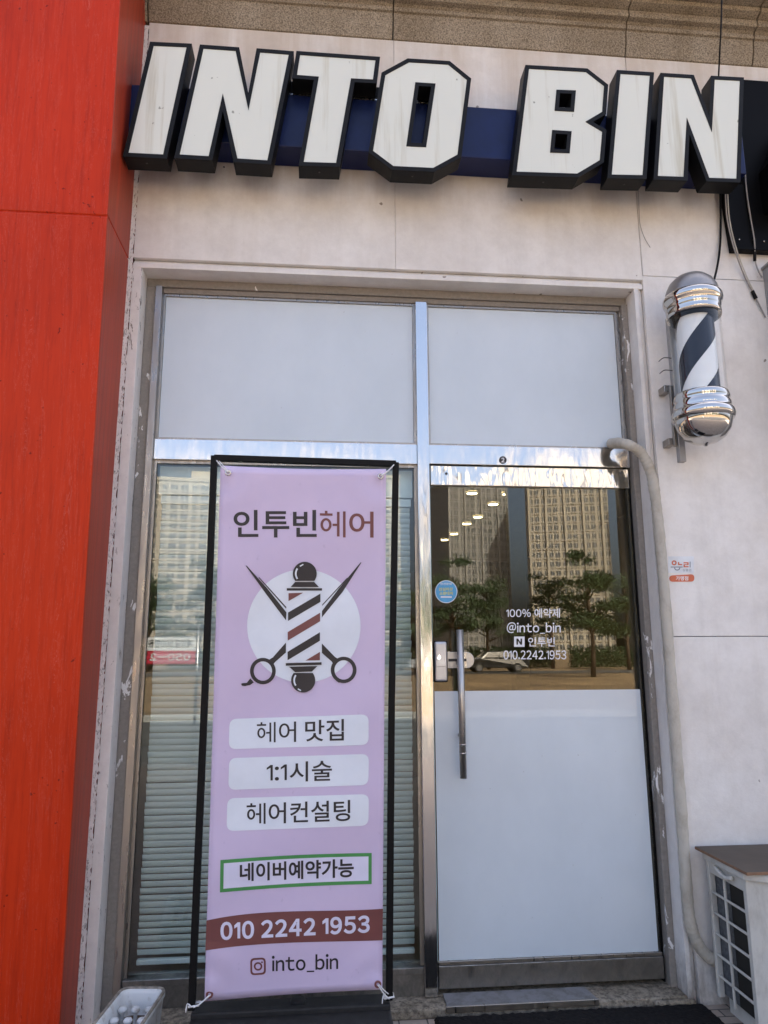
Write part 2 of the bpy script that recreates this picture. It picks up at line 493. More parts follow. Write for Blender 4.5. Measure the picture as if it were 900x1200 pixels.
def smooth_path(pts, sub=6):
    pts = [np.array(p, float) for p in pts]
    out = []
    for i in range(len(pts) - 1):
        p0, p1, p2, p3 = pts[max(i - 1, 0)], pts[i], pts[i + 1], pts[min(i + 2, len(pts) - 1)]
        for k in range(sub):
            t = k / sub
            out.append(0.5 * ((2 * p1) + (-p0 + p2) * t + (2 * p0 - 5 * p1 + 4 * p2 - p3) * t * t + (-p0 + 3 * p1 - 3 * p2 + p3) * t ** 3))
    out.append(pts[-1])
    return out

def tube(name, pts, r, mat, parent=None, n=10, sub=0):
    if sub:
        pts = smooth_path(pts, sub)
    V, Fc = tube_vf(pts, r, n)
    return mk(name, V, Fc, mat, parent, smooth=True)

def lathe(name, cx, cy, prof, mat, parent=None, n=40, smooth=True):
    V, Fc = [], []
    for r, z in prof:
        for k in range(n):
            a = 2 * math.pi * k / n
            V.append((cx + r * math.cos(a), cy + r * math.sin(a), z))
    for i in range(len(prof) - 1):
        for k in range(n):
            Fc.append((i * n + k, i * n + (k + 1) % n, (i + 1) * n + (k + 1) % n, (i + 1) * n + k))
    return mk(name, V, Fc, mat, parent, smooth=smooth)

def tess(loops):                                    # loops of 2-D points -> triangles over the flat list
    return [tuple(t) for t in tessellate_polygon([[Vector((p[0], p[1], 0)) for p in L] for L in loops])]

def area2(L):
    return sum(L[i][0] * L[(i + 1) % len(L)][1] - L[(i + 1) % len(L)][0] * L[i][1] for i in range(len(L))) / 2

def offset(L, w):                                   # mitred outward offset of a closed loop (w<0 shrinks)
    L = [np.array(p, float) for p in L]
    s = 1.0 if area2(L) > 0 else -1.0
    out = []
    for i in range(len(L)):
        a, b, c = L[i - 1], L[i], L[(i + 1) % len(L)]
        d1 = (b - a) / np.linalg.norm(b - a)
        d2 = (c - b) / np.linalg.norm(c - b)
        n1 = np.array([d1[1], -d1[0]]) * s
        n2 = np.array([d2[1], -d2[0]]) * s
        m = n1 + n2
        m /= np.dot(m, n1)
        if np.linalg.norm(m) > 4.5:
            m *= 4.5 / np.linalg.norm(m)
        out.append(tuple(b + m * w))
    return out

def slab_xz(name, loops, y0, y1, mat, parent=None, bevel=0.0):   # plate from X-Z loops between two Y planes
    flat = [p for L in loops for p in L]
    n = len(flat)
    V = [(p[0], y0, p[1]) for p in flat] + [(p[0], y1, p[1]) for p in flat]
    T = tess(loops)
    Fc = list(T) + [tuple(i + n for i in t[::-1]) for t in T]
    k = 0
    for L in loops:
        for i in range(len(L)):
            a, b = k + i, k + (i + 1) % len(L)
            Fc.append((a, b, b + n, a + n))
        k += len(L)
    return mk(name, V, Fc, mat, parent, bevel=bevel)

# ------------------------------------------------------------------ lettering
_tc = bpy.data.curves.new('lettering_source', 'FONT')
_to = bpy.data.objects.new('lettering_source', _tc)
COL.objects.link(_to)
_gc = {}

def glyph(ch, bold):
    key = (ch, bold)
    if key in _gc:
        return _gc[key]
    if ch == '1':
        w = 0.075 + bold * 2
        V = [(0.0, 0.60), (0.16, 0.73), (0.16 + w, 0.73), (0.16 + w, 0.0), (0.16, 0.0), (0.16, 0.73 - w * 1.35), (0.0, 0.60 - w)]
        Fc = tess([V])
    elif ch == '헤':
        w = 0.066 + bold * 2
        parts = [[(0.19, 0.76), (0.19 + w, 0.76), (0.19 + w, 0.85), (0.19, 0.85)], [(0.03, 0.76 - w), (0.43, 0.76 - w), (0.43, 0.7595), (0.03, 0.7595)],
                 [(0.43, 0.36 - w / 2), (0.5695, 0.36 - w / 2), (0.5695, 0.36 + w / 2), (0.43, 0.36 + w / 2)],
                 [(0.57, -0.05), (0.57 + w, -0.05), (0.57 + w, 0.82), (0.57, 0.82)], [(0.76, -0.08), (0.76 + w, -0.08), (0.76 + w, 0.84), (0.76, 0.84)]]
        V, Fc = [], []
        for q in parts:
            Fc.append(tuple(range(len(V), len(V) + 4)))
            V += q
        n, k = 36, len(V)
        for rx, ry in ((0.175, 0.235), (0.175 - w, 0.235 - w)):
            V += [(0.225 + rx * math.cos(2 * math.pi * i / n), 0.36 + ry * math.sin(2 * math.pi * i / n)) for i in range(n)]
        Fc += [(k + i, k + (i + 1) % n, k + n + (i + 1) % n, k + n + i) for i in range(n)]
    elif ch == '_':
        V, Fc = [(0, -0.13), (0.46, -0.13), (0.46, -0.07 + bold), (0, -0.07 + bold)], [(0, 1, 2, 3)]
    else:
        c = chr(ord(ch) + 0xFEE0) if 33 <= ord(ch) < 127 else ch
        _tc.body = c
        _tc.offset = bold
        _tc.resolution_u = 5
        bpy.context.view_layer.update()
        dg = bpy.context.evaluated_depsgraph_get()
        me = bpy.data.meshes.new_from_object(_to.evaluated_get(dg))
        V = [(v.co.x, v.co.y) for v in me.vertices]
        Fc = [tuple(p.vertices) for p in me.polygons]
        bpy.data.meshes.remove(me)
    if ord(ch) < 127 and V:
        x0 = min(v[0] for v in V)
        V = [(x - x0, y) for x, y in V]
        adv = max(v[0] for v in V) + (0.085 if ch.isdigit() else 0.075)
    else:
        adv = 0.92
    _gc[key] = (V, Fc, adv)
    return _gc[key]

def text_vf(s, bold=0.0, track=0.0):
    V, Fc, x = [], [], 0.0
    for ch in s:
        if ch == ' ':
            x += 0.26
            continue
        gv, gf, adv = glyph(ch, bold)
        n = len(V)
        V += [(a + x, b) for a, b in gv]
        Fc += [tuple(i + n for i in f) for f in gf]
        x += adv + track
    V = np.array(V)
    lo, hi = V.min(0), V.max(0)
    return (V - lo) / (hi - lo), Fc               # ink box scaled to the unit square

def put_text(name, s, quad, surf, mat, parent, bold=0.0, track=0.0):
    # quad: TL, TR, BR, BL of the ink in photo pixels; surf(x, y) -> point on the carrier
    uv, Fc = text_vf(s, bold, track)
    q = [np.array(p, float) for p in quad]
    V = []
    for u, v in uv:
        V.append((q[3] * (1 - u) + q[2] * u) * (1 - v) + (q[0] * (1 - u) + q[1] * u) * v)
    V, Fc = refine(V, Fc, 9.0)
    return mk(name, [surf(*p) for p in V], Fc, mat, parent)

def refine(V, Fc, lim):                            # split triangles until no edge is longer than lim pixels
    V = [tuple(map(float, v)) for v in V]
    T = []
    for f in Fc:
        T += [(f[0], f[i], f[i + 1]) for i in range(1, len(f) - 1)]
    mid = {}
    def m(a, b):
        k = (min(a, b), max(a, b))
        if k not in mid:
            mid[k] = len(V)
            V.append(((V[a][0] + V[b][0]) / 2, (V[a][1] + V[b][1]) / 2))
        return mid[k]
    L = lambda a, b: math.hypot(V[a][0] - V[b][0], V[a][1] - V[b][1]) > lim
    for _ in range(6):
        out, ch = [], False
        for a, b, c in T:
            s = (L(a, b), L(b, c), L(c, a))
            n = sum(s)
            if n == 0:
                out.append((a, b, c))
                continue
            ch = True
            while not (s[0] and (n != 2 or s[1])):
                a, b, c, s = b, c, a, (s[1], s[2], s[0])
            x = m(a, b)
            if n == 1:
                out += [(a, x, c), (x, b, c)]
            elif n == 2:
                y = m(b, c)
                out += [(x, b, y), (a, x, y), (a, y, c)]
            else:
                y, z = m(b, c), m(c, a)
                out += [(a, x, z), (x, b, y), (z, y, c), (x, y, z)]
        T = out
        if not ch:
            break
    return V, T

def put_poly(name, loops, surf, mat, parent, lim=9.0):
    V, T = refine([p for L in loops for p in L], tess(loops), lim)
    return mk(name, [surf(*p) for p in V], T, mat, parent)

def rect(x0, y0, x1, y1):
    return [(x0, y0), (x1, y0), (x1, y1), (x0, y1)]

def rquad(q, r=6, n=5):                             # rounded quad in pixels (TL, TR, BR, BL)
    q = [np.array(p, float) for p in q]
    out = []
    for i in range(4):
        a, b, c = q[i - 1], q[i], q[(i + 1) % 4]
        d1 = (a - b) / np.linalg.norm(a - b)
        d2 = (c - b) / np.linalg.norm(c - b)
        for k in range(n + 1):
            t = k / n
            out.append(tuple(b + d1 * r * (1 - t) ** 2 + d2 * r * t ** 2))
    return out

def circ(cx, cy, r, n=40, ry=None):
    return [(cx + r * math.cos(2 * math.pi * k / n), cy + (ry or r) * math.sin(2 * math.pi * k / n)) for k in range(n)]

# ================================================================== THE SETTING
def sheet(name, x0, x1, y0, y1, z, mat):
    return tag(mk(name, [(x0, y0, z), (x1, y0, z), (x1, y1, z), (x0, y1, z)], [(0, 1, 2, 3)], mat), kind='structure')

sheet('ground', -400, 400, -600, 200, -0.16, 'lawn')
tag(box('pavement', -60, 60, -6.5, 9, -0.15, 0.0, 'paving'), kind='structure')
tag(box('kerb', -60, 60, -6.7, -6.503, -0.155, 0.004, 'kerb', bevel=0.01), kind='structure')
sheet('road', -60, 60, -13.5, -6.703, -0.13, 'asphalt')
tag(box('kerb_park', -60, 60, -13.75, -13.503, -0.155, 0.0, 'kerb', bevel=0.01), kind='structure')

WF = -0.13                                           # plane of the painted wall face; the glazing stands at Y = 0
ZC = 4.445                                           # underside of the granite cornice
# ------------------------------------------------------------------ the shop building
bld = thing('shop_building', (0.3, 0.0, 0.0), 'white painted stone shop front with granite cornice around the doorway', 'building')
for x0, x1, z0, z1 in ((-0.862, 0.3436, 3.183, ZC), (0.3448, 1.5585, 3.183, ZC), (1.5615, 3.3, 3.207, ZC),
                       (1.5585, 3.3, 1.469, 3.204), (1.5585, 3.3, 0.0, 1.466)):
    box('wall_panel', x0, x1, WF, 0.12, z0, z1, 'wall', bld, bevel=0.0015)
box('wall_panel', -3.6, -0.93, WF + 0.01, 0.12, 0.0, ZC, 'wall', bld)
box('wall_core', -3.6, 3.3, -0.06, 0.118, 3.30, ZC - 0.01, 'backing', bld)
box('wall_core', 1.5656, 3.29, -0.09, 0.10, 0.01, 3.30, 'backing', bld)

def strip(name, prof, axis, a0, a1, mat, parent, bevel=0.0, mit=None):
    # prof: (s, Y) cross-section; axis 'z': s is X and it runs a0..a1 in Z; axis 'x': s is Z and it runs in X
    n = len(prof)
    V = []
    for a in (a0, a1):
        for s, y in prof:
            V.append((s, y, a) if axis == 'z' else (a, y, s))
    Fc = [tuple(range(n)), tuple(range(n, 2 * n))] + [(i, (i + 1) % n, (i + 1) % n + n, i + n) for i in range(n)]
    return mk(name, V, Fc, mat, parent, bevel=bevel)

# raised surround of the opening: flat inner strip, sloping outer strip
strip('surround_moulding', [(-0.820, 0.06), (-0.820, -0.128), (-0.862, -0.1285), (-0.8625, 0.06)], 'z', 0.0, 3.135, 'wall_chip', bld, 0.002)
strip('surround_moulding', [(1.511, 0.06), (1.511, -0.128), (1.531, -0.128), (1.535, -0.120), (1.5555, -0.108), (1.5555, 0.06)], 'z', 0.0, 3.135, 'wall', bld, 0.002)
strip('surround_moulding', [(3.1352, 0.06), (3.1352, -0.128), (3.158, -0.128), (3.162, -0.119), (3.180, -0.108), (3.180, 0.06)], 'x', -0.862, 1.5555, 'wall', bld, 0.002)
# bare stone lining between the painted reveal and the steel frame
box('stone_lining', -0.8197, -0.776, -0.032, 0.058, 0.03, 3.095, 'stone_peel', bld, bevel=0.003)
box('stone_lining', 1.481, 1.5107, -0.045, 0.058, 0.03, 3.095, 'stone_peel', bld, bevel=0.003)
box('stone_lining', -0.8197, 1.5107, -0.032, 0.058, 3.0955, 3.1349, 'stone', bld, bevel=0.003)
# crumbling edge where the wall meets the red pillar
rng = random.Random(3)
V, Fc = [], []
nz = 500
for i in range(nz + 1):
    z = 0.0 + (ZC - 0.02) * i / nz
    V += [(-0.93, -0.12, z), (-0.90, -0.1335 - rng.random() * 0.002, z), (-0.8615 + rng.uniform(-0.004, 0.003), -0.1315 - rng.random() * 0.002, z)]
    if i:
        k = 3 * i
        Fc += [(k - 3, k - 2, k + 1, k), (k - 2, k - 1, k + 2, k + 1)]
mk('crumbling_edge', V, Fc, 'caulk', bld)

# granite cornice: separate stones with open joints
prof = [(-0.128, ZC), (-0.137, ZC + 0.002), (-0.158, ZC + 0.06), (-0.166, ZC + 0.126), (-0.178, ZC + 0.129), (-0.180, ZC + 0.150), (-0.172, ZC + 0.154), (-0.186, ZC + 0.165), (-0.212, ZC + 0.168),
        (-0.216, ZC + 0.176), (-0.214, ZC + 0.205), (-0.205, ZC + 0.210), (-0.250, ZC + 0.222), (-0.252, ZC + 0.246), (-0.240, ZC + 0.250), (-0.40, ZC + 0.262), (-0.41, ZC + 0.30), (-0.41, ZC + 0.52), (0.1, ZC + 0.525), (0.1, ZC)]
jx = [-3.6, -1.9, P(170, 40, -0.17)[0], P(461, 30, -0.17)[0], P(735, 50, -0.17)[0], P(886, 70, -0.17)[0], 3.3]
for a, b in zip(jx[:-1], jx[1:]):
    V = [(x, y, z) for x in (a + 0.003, b - 0.003) for y, z in prof]
    n = len(prof)
    Fc = [tuple(range(n)), tuple(range(n, 2 * n))] + [(i, (i + 1) % n, (i + 1) % n + n, i + n) for i in range(n)]
    mk('cornice_stone', V, Fc, 'granite', bld, bevel=0.003)
box('cornice_core', -3.59, 3.29, -0.12, 0.09, ZC + 0.01, ZC + 0.49, 'backing', bld)
box('upper_storeys', -14, 16, -0.1, 11, ZC + 0.53, 8.5, 'upper', bld)
box('side_bay', -14, -3.61, 0.0, 11, 0.0, ZC + 0.53, 'upper', bld)
box('side_bay', 3.31, 16, -0.05, 11, 0.0, ZC + 0.53, 'upper', bld)
# doorstep
box('step', -0.8195, 1.5105, -0.128, 0.12, 0.0, 0.036, 'step', bld, bevel=0.006)
box('plinth', 1.36, 1.535, -0.15, -0.1285, 0.0, 0.03, 'step', bld, bevel=0.008)

# the room behind the glass
for nm, a, m in (('interior_floor', (-2.6, 3.2, 0.12, 8.0, 0.0, 0.04), 'intfloor'), ('interior_ceiling', (-2.6, 3.2, 0.12, 8.0, 2.80, 2.9), 'intceil'),
                 ('interior_wall_back', (-2.6, 3.2, 8.0, 8.1, 0.0, 2.9), 'intwall'), ('interior_wall_left', (-2.7, -2.6, 0.12, 8.1, 0.0, 2.9), 'intwall'),
                 ('interior_wall_right', (3.2, 3.3, 0.121, 8.1, 0.0, 2.9), 'intwall')):
    tag(box(nm, *a, m), kind='structure')

# ------------------------------------------------------------------ red pillar (its front rakes slightly outwards towards the top)
pil = thing('red_pillar', (-1.6, -0.2, 0.0), 'glossy red painted pillar with a horizontal seam, left of the shop front', 'pillar')
XP = -0.882
def pfront(z):
    return -0.13 - (0.175 + 0.05 * z)
zs = P(100, 249, -0.48)[2]
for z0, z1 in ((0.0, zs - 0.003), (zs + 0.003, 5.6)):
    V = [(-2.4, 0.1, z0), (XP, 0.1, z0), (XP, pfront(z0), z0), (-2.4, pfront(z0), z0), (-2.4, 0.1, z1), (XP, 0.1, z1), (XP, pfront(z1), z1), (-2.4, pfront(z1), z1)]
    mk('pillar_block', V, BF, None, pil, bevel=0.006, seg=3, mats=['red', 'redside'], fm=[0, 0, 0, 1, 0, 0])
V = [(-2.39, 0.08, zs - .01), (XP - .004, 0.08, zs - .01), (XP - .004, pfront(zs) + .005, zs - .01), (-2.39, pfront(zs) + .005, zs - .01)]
mk('seam', V + [(a, b, c + .02) for a, b, c in V], BF, 'red', pil)

# ------------------------------------------------------------------ INTO BIN sign: raceway and seven box letters
sgn = thing('shop_sign', (0.55, -0.2, 3.69), 'white and black INTO BIN box letters on a navy rail above the doorway', 'sign')
RY, LB, LF = -0.27, -0.272, -0.362
rw = box('rail', -0.903, 2.06, RY, WF - 0.002, 3.693, 3.968, 'blue', sgn, bevel=0.004)
for px0, px1 in ((336, 368), (412, 452), (488, 505)):
    a, b = P(px0, 90, -0.2)[0], P(px1, 90, -0.2)[0]
    box('power_supply', a, b, -0.245, -0.15, 3.972, 4.065, 'black', sgn, bevel=0.004)
    box('rail_lip', a, b, RY - 0.001, RY + 0.004, 3.9685, 3.974, 'steel_flat', sgn)

def zp(ox, oy, s, pts):
    return [(ox + x / s, oy + y / s) for x, y in pts]
LET = [
    ('I', zp(140, 40, 4.5, [(180, 60), (354, 68), (230, 634), (47, 625)]), []),
    ('N', zp(140, 40, 4.5, [(443, 75), (612, 87), (680, 400), (742, 95), (893, 107), (780, 665), (622, 655), (545, 312), (470, 643), (317, 634)]), []),
    ('T', zp(320, 50, 6, [(190, 85), (720, 122), (702, 258), (548, 250), (443, 845), (215, 838), (322, 238), (168, 226)]), []),
    ('O', zp(425, 60, 4.5, [(245, 57), (452, 70), (550, 150), (500, 545), (372, 615), (162, 605), (55, 525), (120, 125)]),
     [zp(425, 60, 4.5, [(278, 163), (385, 170), (335, 505), (230, 500)])]),
    ('B', zp(585, 60, 6, [(210, 122), (612, 145), (738, 243), (725, 425), (607, 495), (725, 565), (708, 765), (548, 860), (123, 846)]),
     [zp(585, 60, 6, [(403, 270), (540, 275), (527, 425), (390, 417)]), zp(585, 60, 6, [(373, 553), (510, 562), (496, 716), (358, 712)])]),
    ('I', zp(695, 70, 4.5, [(145, 73), (300, 83), (262, 608), (99, 605)]), []),
    ('N', zp(695, 70, 4.5, [(375, 88), (518, 97), (627, 380), (642, 103), (775, 110), (757, 627), (613, 622), (495, 305), (478, 617), (342, 612)]), []),
]
TW = 0.0195
for ch, outl, holes in LET:
    inner = [tuple(P(x, y, LF)[[0, 2]]) for x, y in outl]
    hin = [[tuple(P(x, y, LF)[[0, 2]]) for x, y in h] for h in holes]
    outer = offset(inner, TW)
    hout = [offset(h, -TW * 0.95) for h in hin]
    case = slab_xz('letter', [outer] + hout, LF + 0.006, LB, 'blackcase', sgn, bevel=0.0015)
    case['label'] = 'box letter ' + ch + ' with white face and black sides'
    # the trim cap: a ring round the face
    slab_xz('trim', [outer, inner], LF, LF + 0.0058, 'blackcase', case)
    for a, b in zip(hin, hout):
        slab_xz('trim', [a, b], LF, LF + 0.0058, 'blackcase', case)
    slab_xz('face', [inner] + hin, LF + 0.0025, LF + 0.0057, 'acrylic', case)
    # small screw heads on the underside
    zlo = min(p[1] for p in outer)
    xm = np.mean([p[0] for p in outer if p[1] < zlo + 0.03])
    lathe('screw', xm, LF + 0.035, [(0.0001, zlo - 0.003), (0.004, zlo - 0.002), (0.005, zlo - 0.0003)], 'ink', case, n=10)

# neighbouring shop's black sign board at the right edge
nb = thing('neighbour_sign', (2.6, -0.16, 3.3), 'plain black sign board cut off by the right edge of the picture', 'sign')
a = P(866, 88, -0.2); b = P(857, 288, -0.2)
z0, z1 = b[2], a[2]
xl = (a[0] + b[0]) / 2
slab_xz('board', [[(2.015, z0), (3.3, z0), (3.3, z1), (2.10, z1), (2.10, z0 + 0.36), (1.995, z0 + 0.36)]], -0.175, WF - 0.003, 'blackboard', nb, bevel=0.002)
slab_xz('fin', [[(2.19, z1 - 0.55), (2.32, z1 - 0.30), (2.40, z1 - 0.58), (2.40, z1 - 0.80), (2.19, z1 - 0.78)]], -0.30, -0.178, 'blackboard', nb)
for px, py in ((866, 281), (895, 283)):
    q = P(px, py, -0.176)
    lathe('bolt', q[0], -0.178, [(0.0001, q[2] - 0.004), (0.005, q[2]), (0.0001, q[2] + 0.004)], 'steel_flat', nb, n=10)

# ------------------------------------------------------------------ shop window: steel frame, white upper panes, clear lower pane
win = thing('shop_window', (0.3, 0.0, 0.036), 'steel framed shop window with white upper panes over a clear pane', 'window')
ZT, ZU, ZTR, ZS = 3.07, 2.355, 2.26, 0.145
box('jamb', -0.7755, -0.745, -0.045, 0.06, 0.037, 3.095, 'jamb', win, bevel=0.002)
box('jamb', 1.466, 1.480, -0.006, 0.055, 2.262, 3.07, 'steel_flat', win, bevel=0.002)
box('door_stop', 1.4735, 1.4803, 0.0, 0.055, 0.037, 2.26, 'black', win)
box('head', -0.7448, 1.480, -0.020, 0.055, ZT, 3.0948, 'stone', win, bevel=0.002)
box('mullion', 0.450, 0.505, -0.040, 0.075, 0.037, ZT - 0.0005, 'steel', win, bevel=0.003)
box('transom', -0.7447, 0.4497, -0.026, 0.055, ZTR, ZU, 'steel', win, bevel=0.002)
tr2 = box('transom', 0.5053, 1.4805, -0.026, 0.055, ZTR + 0.003, ZU, 'steel', win, bevel=0.002)
for a, b in ((-0.7447, 0.4497), (0.5053, 1.4655)):
    up = box('upper_pane', a + 0.012, b - 0.012, -0.004, 0.004, ZU + 0.012, ZT - 0.012, 'film', win)
    boxes('bead', [(a, b, -0.012, 0.004, ZU + 0.0005, ZU + 0.011), (a, b, -0.012, 0.004, ZT - 0.011, ZT - 0.0005),
                   (a, a + 0.011, -0.0115, 0.0035, ZU + 0.0115, ZT - 0.0115), (b - 0.011, b, -0.0115, 0.0035, ZU + 0.0115, ZT - 0.0115)], 'jamb', up)
box('lower_pane', -0.735, 0.440, 0.0, 0.008, ZS + 0.008, ZTR - 0.008, 'glass_win', win)
boxes('bead', [(-0.7447, 0.4497, -0.010, 0.0, ZTR - 0.014, ZTR - 0.0005), (-0.7447, -0.732, -0.010, 0.0, ZS + 0.001, ZTR - 0.0145), (0.437, 0.4497, -0.010, 0.0, ZS + 0.001, ZTR - 0.0145)], 'jamb', win)
box('sill', -0.7447, 0.4497, -0.030, 0.055, 0.120, ZS, 'steel_dirty', win, bevel=0.002)
box('kick_plate', -0.7447, 0.4497, -0.018, 0.055, 0.037, 0.1195, 'steel_dirty', win)
# round number sticker on the transom
SY = -0.0275
surf_tr = lambda x, y: P(x, y, SY)
st = put_poly('number_sticker', [circ(589.3, 539, 4.4)], surf_tr, 'ink', win)
put_text('numeral', '2', [(587.4, 536.4), (591.2, 536.4), (591.2, 541.8), (587.4, 541.8)], lambda x, y: P(x, y, SY - 0.0006), 'textwhite', st, 0.03)

# ------------------------------------------------------------------ venetian blind behind the clear pane
bld2 = thing('venetian_blind', (-0.15, 0.085, 0.15), 'pale venetian blind lowered behind the left window', 'blind')
box('headrail', -0.722, 0.430, 0.065, 0.105, 2.075, 2.112, 'slat', bld2, bevel=0.003)
box('pelmet', -0.733, 0.438, 0.06, 0.11, 2.118, 2.25, 'slat', bld2, bevel=0.003)
SLW, TILT, PITCHZ = 0.0150, math.radians(63), 0.0258
cs = []
for k in range(6):
    t = -1 + 2 * k / 5
    w, c = t * SLW, 0.0028 * (1 - t * t)
    cs.append((w * math.cos(TILT) + c * math.sin(TILT), w * math.sin(TILT) - c * math.cos(TILT)))
V, Fc = [], []
for x in (-0.718, 0.426):
    for dy, dz in cs:
        V.append((x, 0.085 - dy, 2.06 + dz))
for k in range(5):
    Fc.append((k, k + 1, k + 7, k + 6))
s0 = mk('slat', V, Fc, 'slat', bld2, smooth=True)
c0 = WLOC[s0].copy()
rs = random.Random(11)
k = 1
z = 2.06 - PITCHZ
while z > 0.195:
    d = dup(s0, c0 + np.array([rs.uniform(-.002, .002), rs.uniform(-.001, .001), z - 2.06 + rs.uniform(-.0012, .0012)]), bld2)
    d.rotation_euler = (rs.uniform(-0.05, 0.05), rs.uniform(-0.0016, 0.0016), 0)
    z -= PITCHZ
box('bottom_rail', -0.718, 0.426, 0.072, 0.098, 0.158, 0.178, 'slat', bld2, bevel=0.004)
for x in (-0.44, 0.22):
    tube('ladder_cord', [(x, 0.0705, 0.17), (x, 0.0705, 2.08)], 0.0012, 'cord', bld2, 5)

# ------------------------------------------------------------------ glass door
dr = thing('glass_door', (0.98, 0.0, 0.037), 'glass shop door with white lower film, steel rails and bar handle', 'door')
DX0, DX1 = 0.512, 1.468
box('top_rail', DX0, DX1, -0.020, 0.022, 2.163, 2.257, 'steel_wavy', dr, bevel=0.003)
lrail = box('bottom_rail', DX0, DX1, -0.020, 0.022, 0.057, 0.142, 'steel_dirty', dr, bevel=0.002)
box('rail_cap', DX0, DX1, -0.014, 0.018, 0.1423, 0.157, 'jamb', dr, bevel=0.002)
pane = box('pane', DX0, DX1, -0.005, 0.005, 0.155, 2.165, 'glass_door', dr)
box('pane_edge', DX0 - 0.0045, DX0 - 0.0003, -0.005, 0.005, 0.155, 2.165, 'glassedge', dr)
box('film', DX0 + 0.004, DX1 - 0.014, -0.0068, -0.0054, 0.158, 1.235, 'film', dr)
sd_ = lambda x, y: P(x, y, -0.0058)
for s, q in (('100% 예약제', (593.3, 713.1, 656.1, 723.9)), ('@into_bin', (593.9, 729.1, 657.2, 742.6)), ('인투빈', (618.9, 746.7, 650.2, 757.8)), ('010.2242.1953', (590, 762.2, 663.6, 772.8))):
    put_text('lettering', s, rect(*q), sd_, 'textwhite', dr, 0.012)
nuv, nf = [(0, 0), (0, 1), (0.28, 1), (0.72, 0.38), (0.72, 1), (1, 1), (1, 0), (0.72, 0), (0.28, 0.62), (0.28, 0)], None
nhole = [(605.2 + u * 6.6, 755.4 - v * 7.0) for u, v in nuv]
put_poly('app_badge', [rect(602.4, 745.9, 614.8, 758.0), nhole], sd_, 'textwhite', dr)
stk = put_poly('round_sticker', [circ(522.9, 693.4, 13.1, 40, 13.4)], sd_, 'stickerwhite', dr)
put_poly('sticker_field', [circ(522.9, 693.4, 12.2, 40, 12.5)], lambda x, y: P(x, y, -0.0064), 'skyblue', stk)
put_text('sticker_lettering', '안심비상', [(514.3, 688.6), (530.7, 688.2), (530.7, 692.2), (514.3, 692.6)], lambda x, y: P(x, y, -0.0070), 'stickeryellow', stk, 0.03)
put_text('sticker_lettering', '소방대피', [(514.9, 693.4), (530.7, 693.2), (530.7, 697.2), (514.9, 697.4)], lambda x, y: P(x, y, -0.0070), 'stickeryellow', stk, 0.03)
put_poly('sticker_band', [rect(516.5, 698.6, 529.4, 700.6)], lambda x, y: P(x, y, -0.0070), 'stickerwhite', stk)
put_text('sticker_lettering', '안전문화', [(516.0, 682.8), (529.6, 682.8), (529.6, 685.6), (516.0, 685.6)], lambda x, y: P(x, y, -0.0070), 'stickerwhite', stk, 0.02)
# bar handle with two posts
ha, hb = P(538.5, 738, -0.065), P(543.5, 912, -0.065)
hx = (ha[0] + hb[0]) / 2
hn = tube('handle', [(hx, -0.065, hb[2]), (hx, -0.065, ha[2])], 0.0150, 'handle', dr, 20)
for z in (hb[2] + 0.17, ha[2] - 0.14):
    tube('handle_post', [(hx, -0.062, z), (hx, -0.0072, z)], 0.009, 'gunmetal', hn, 12)
for z in (hb[2] + 0.10, hb[2] + 0.135):
    tube('handle_ring', [(hx, -0.065, z), (hx, -0.065, z + 0.004)], 0.0155, 'chrome', hn, 20)
tube('inner_handle', [(hx - 0.01, 0.065, hb[2]), (hx - 0.01, 0.065, ha[2] + 0.01)], 0.0135, 'gunmetal', dr, 16)
# electronic lock: body on the glass edge, bolt housing with rounded end
la, lb = P(508.5, 752, -0.012), P(523.5, 798, -0.012)
lk = box('lock', la[0], lb[0], -0.034, -0.0055, lb[2], la[2], 'lock', dr, bevel=0.008, seg=4)
box('lock_base', la[0] - 0.003, lb[0] + 0.004, -0.022, -0.0056, lb[2] - 0.005, la[2] + 0.004, 'black', lk, bevel=0.006, seg=3)
box('lock_cover', la[0] + 0.004, lb[0] - 0.004, -0.038, -0.0342, lb[2] + 0.062, la[2] - 0.008, 'lock', lk, bevel=0.004)
ka = P(514.5, 770, -0.0385)
lathe_pts = circ(ka[0], ka[2], 0.0075, 16, 0.011)
slab_xz('key_button', [lathe_pts], -0.041, -0.0383, 'chrome', lk, bevel=0.001)
ba, bb = P(524, 764, -0.012), P(556, 783, -0.012)
hz = (ba[2] - bb[2]) / 2
arc = [(bb[0] - hz + hz * math.cos(t), bb[2] + hz + hz * math.sin(t)) for t in np.linspace(-math.pi / 2, math.pi / 2, 10)]
plate = slab_xz('bolt_plate', [[(ba[0], bb[2])] + arc + [(ba[0], ba[2])]], -0.014, -0.0055, 'handle', dr, bevel=0.002)
box('bolt_slot', ba[0] + 0.004, bb[0] - hz, -0.0155, -0.0142, bb[2] + hz - 0.006, bb[2] + hz + 0.006, 'ink', plate)
scr = P(523, 555, -0.021)
slab_xz('screw', [circ(scr[0], scr[2], 0.006, 12)], -0.0225, -0.0202, 'ink', dr)

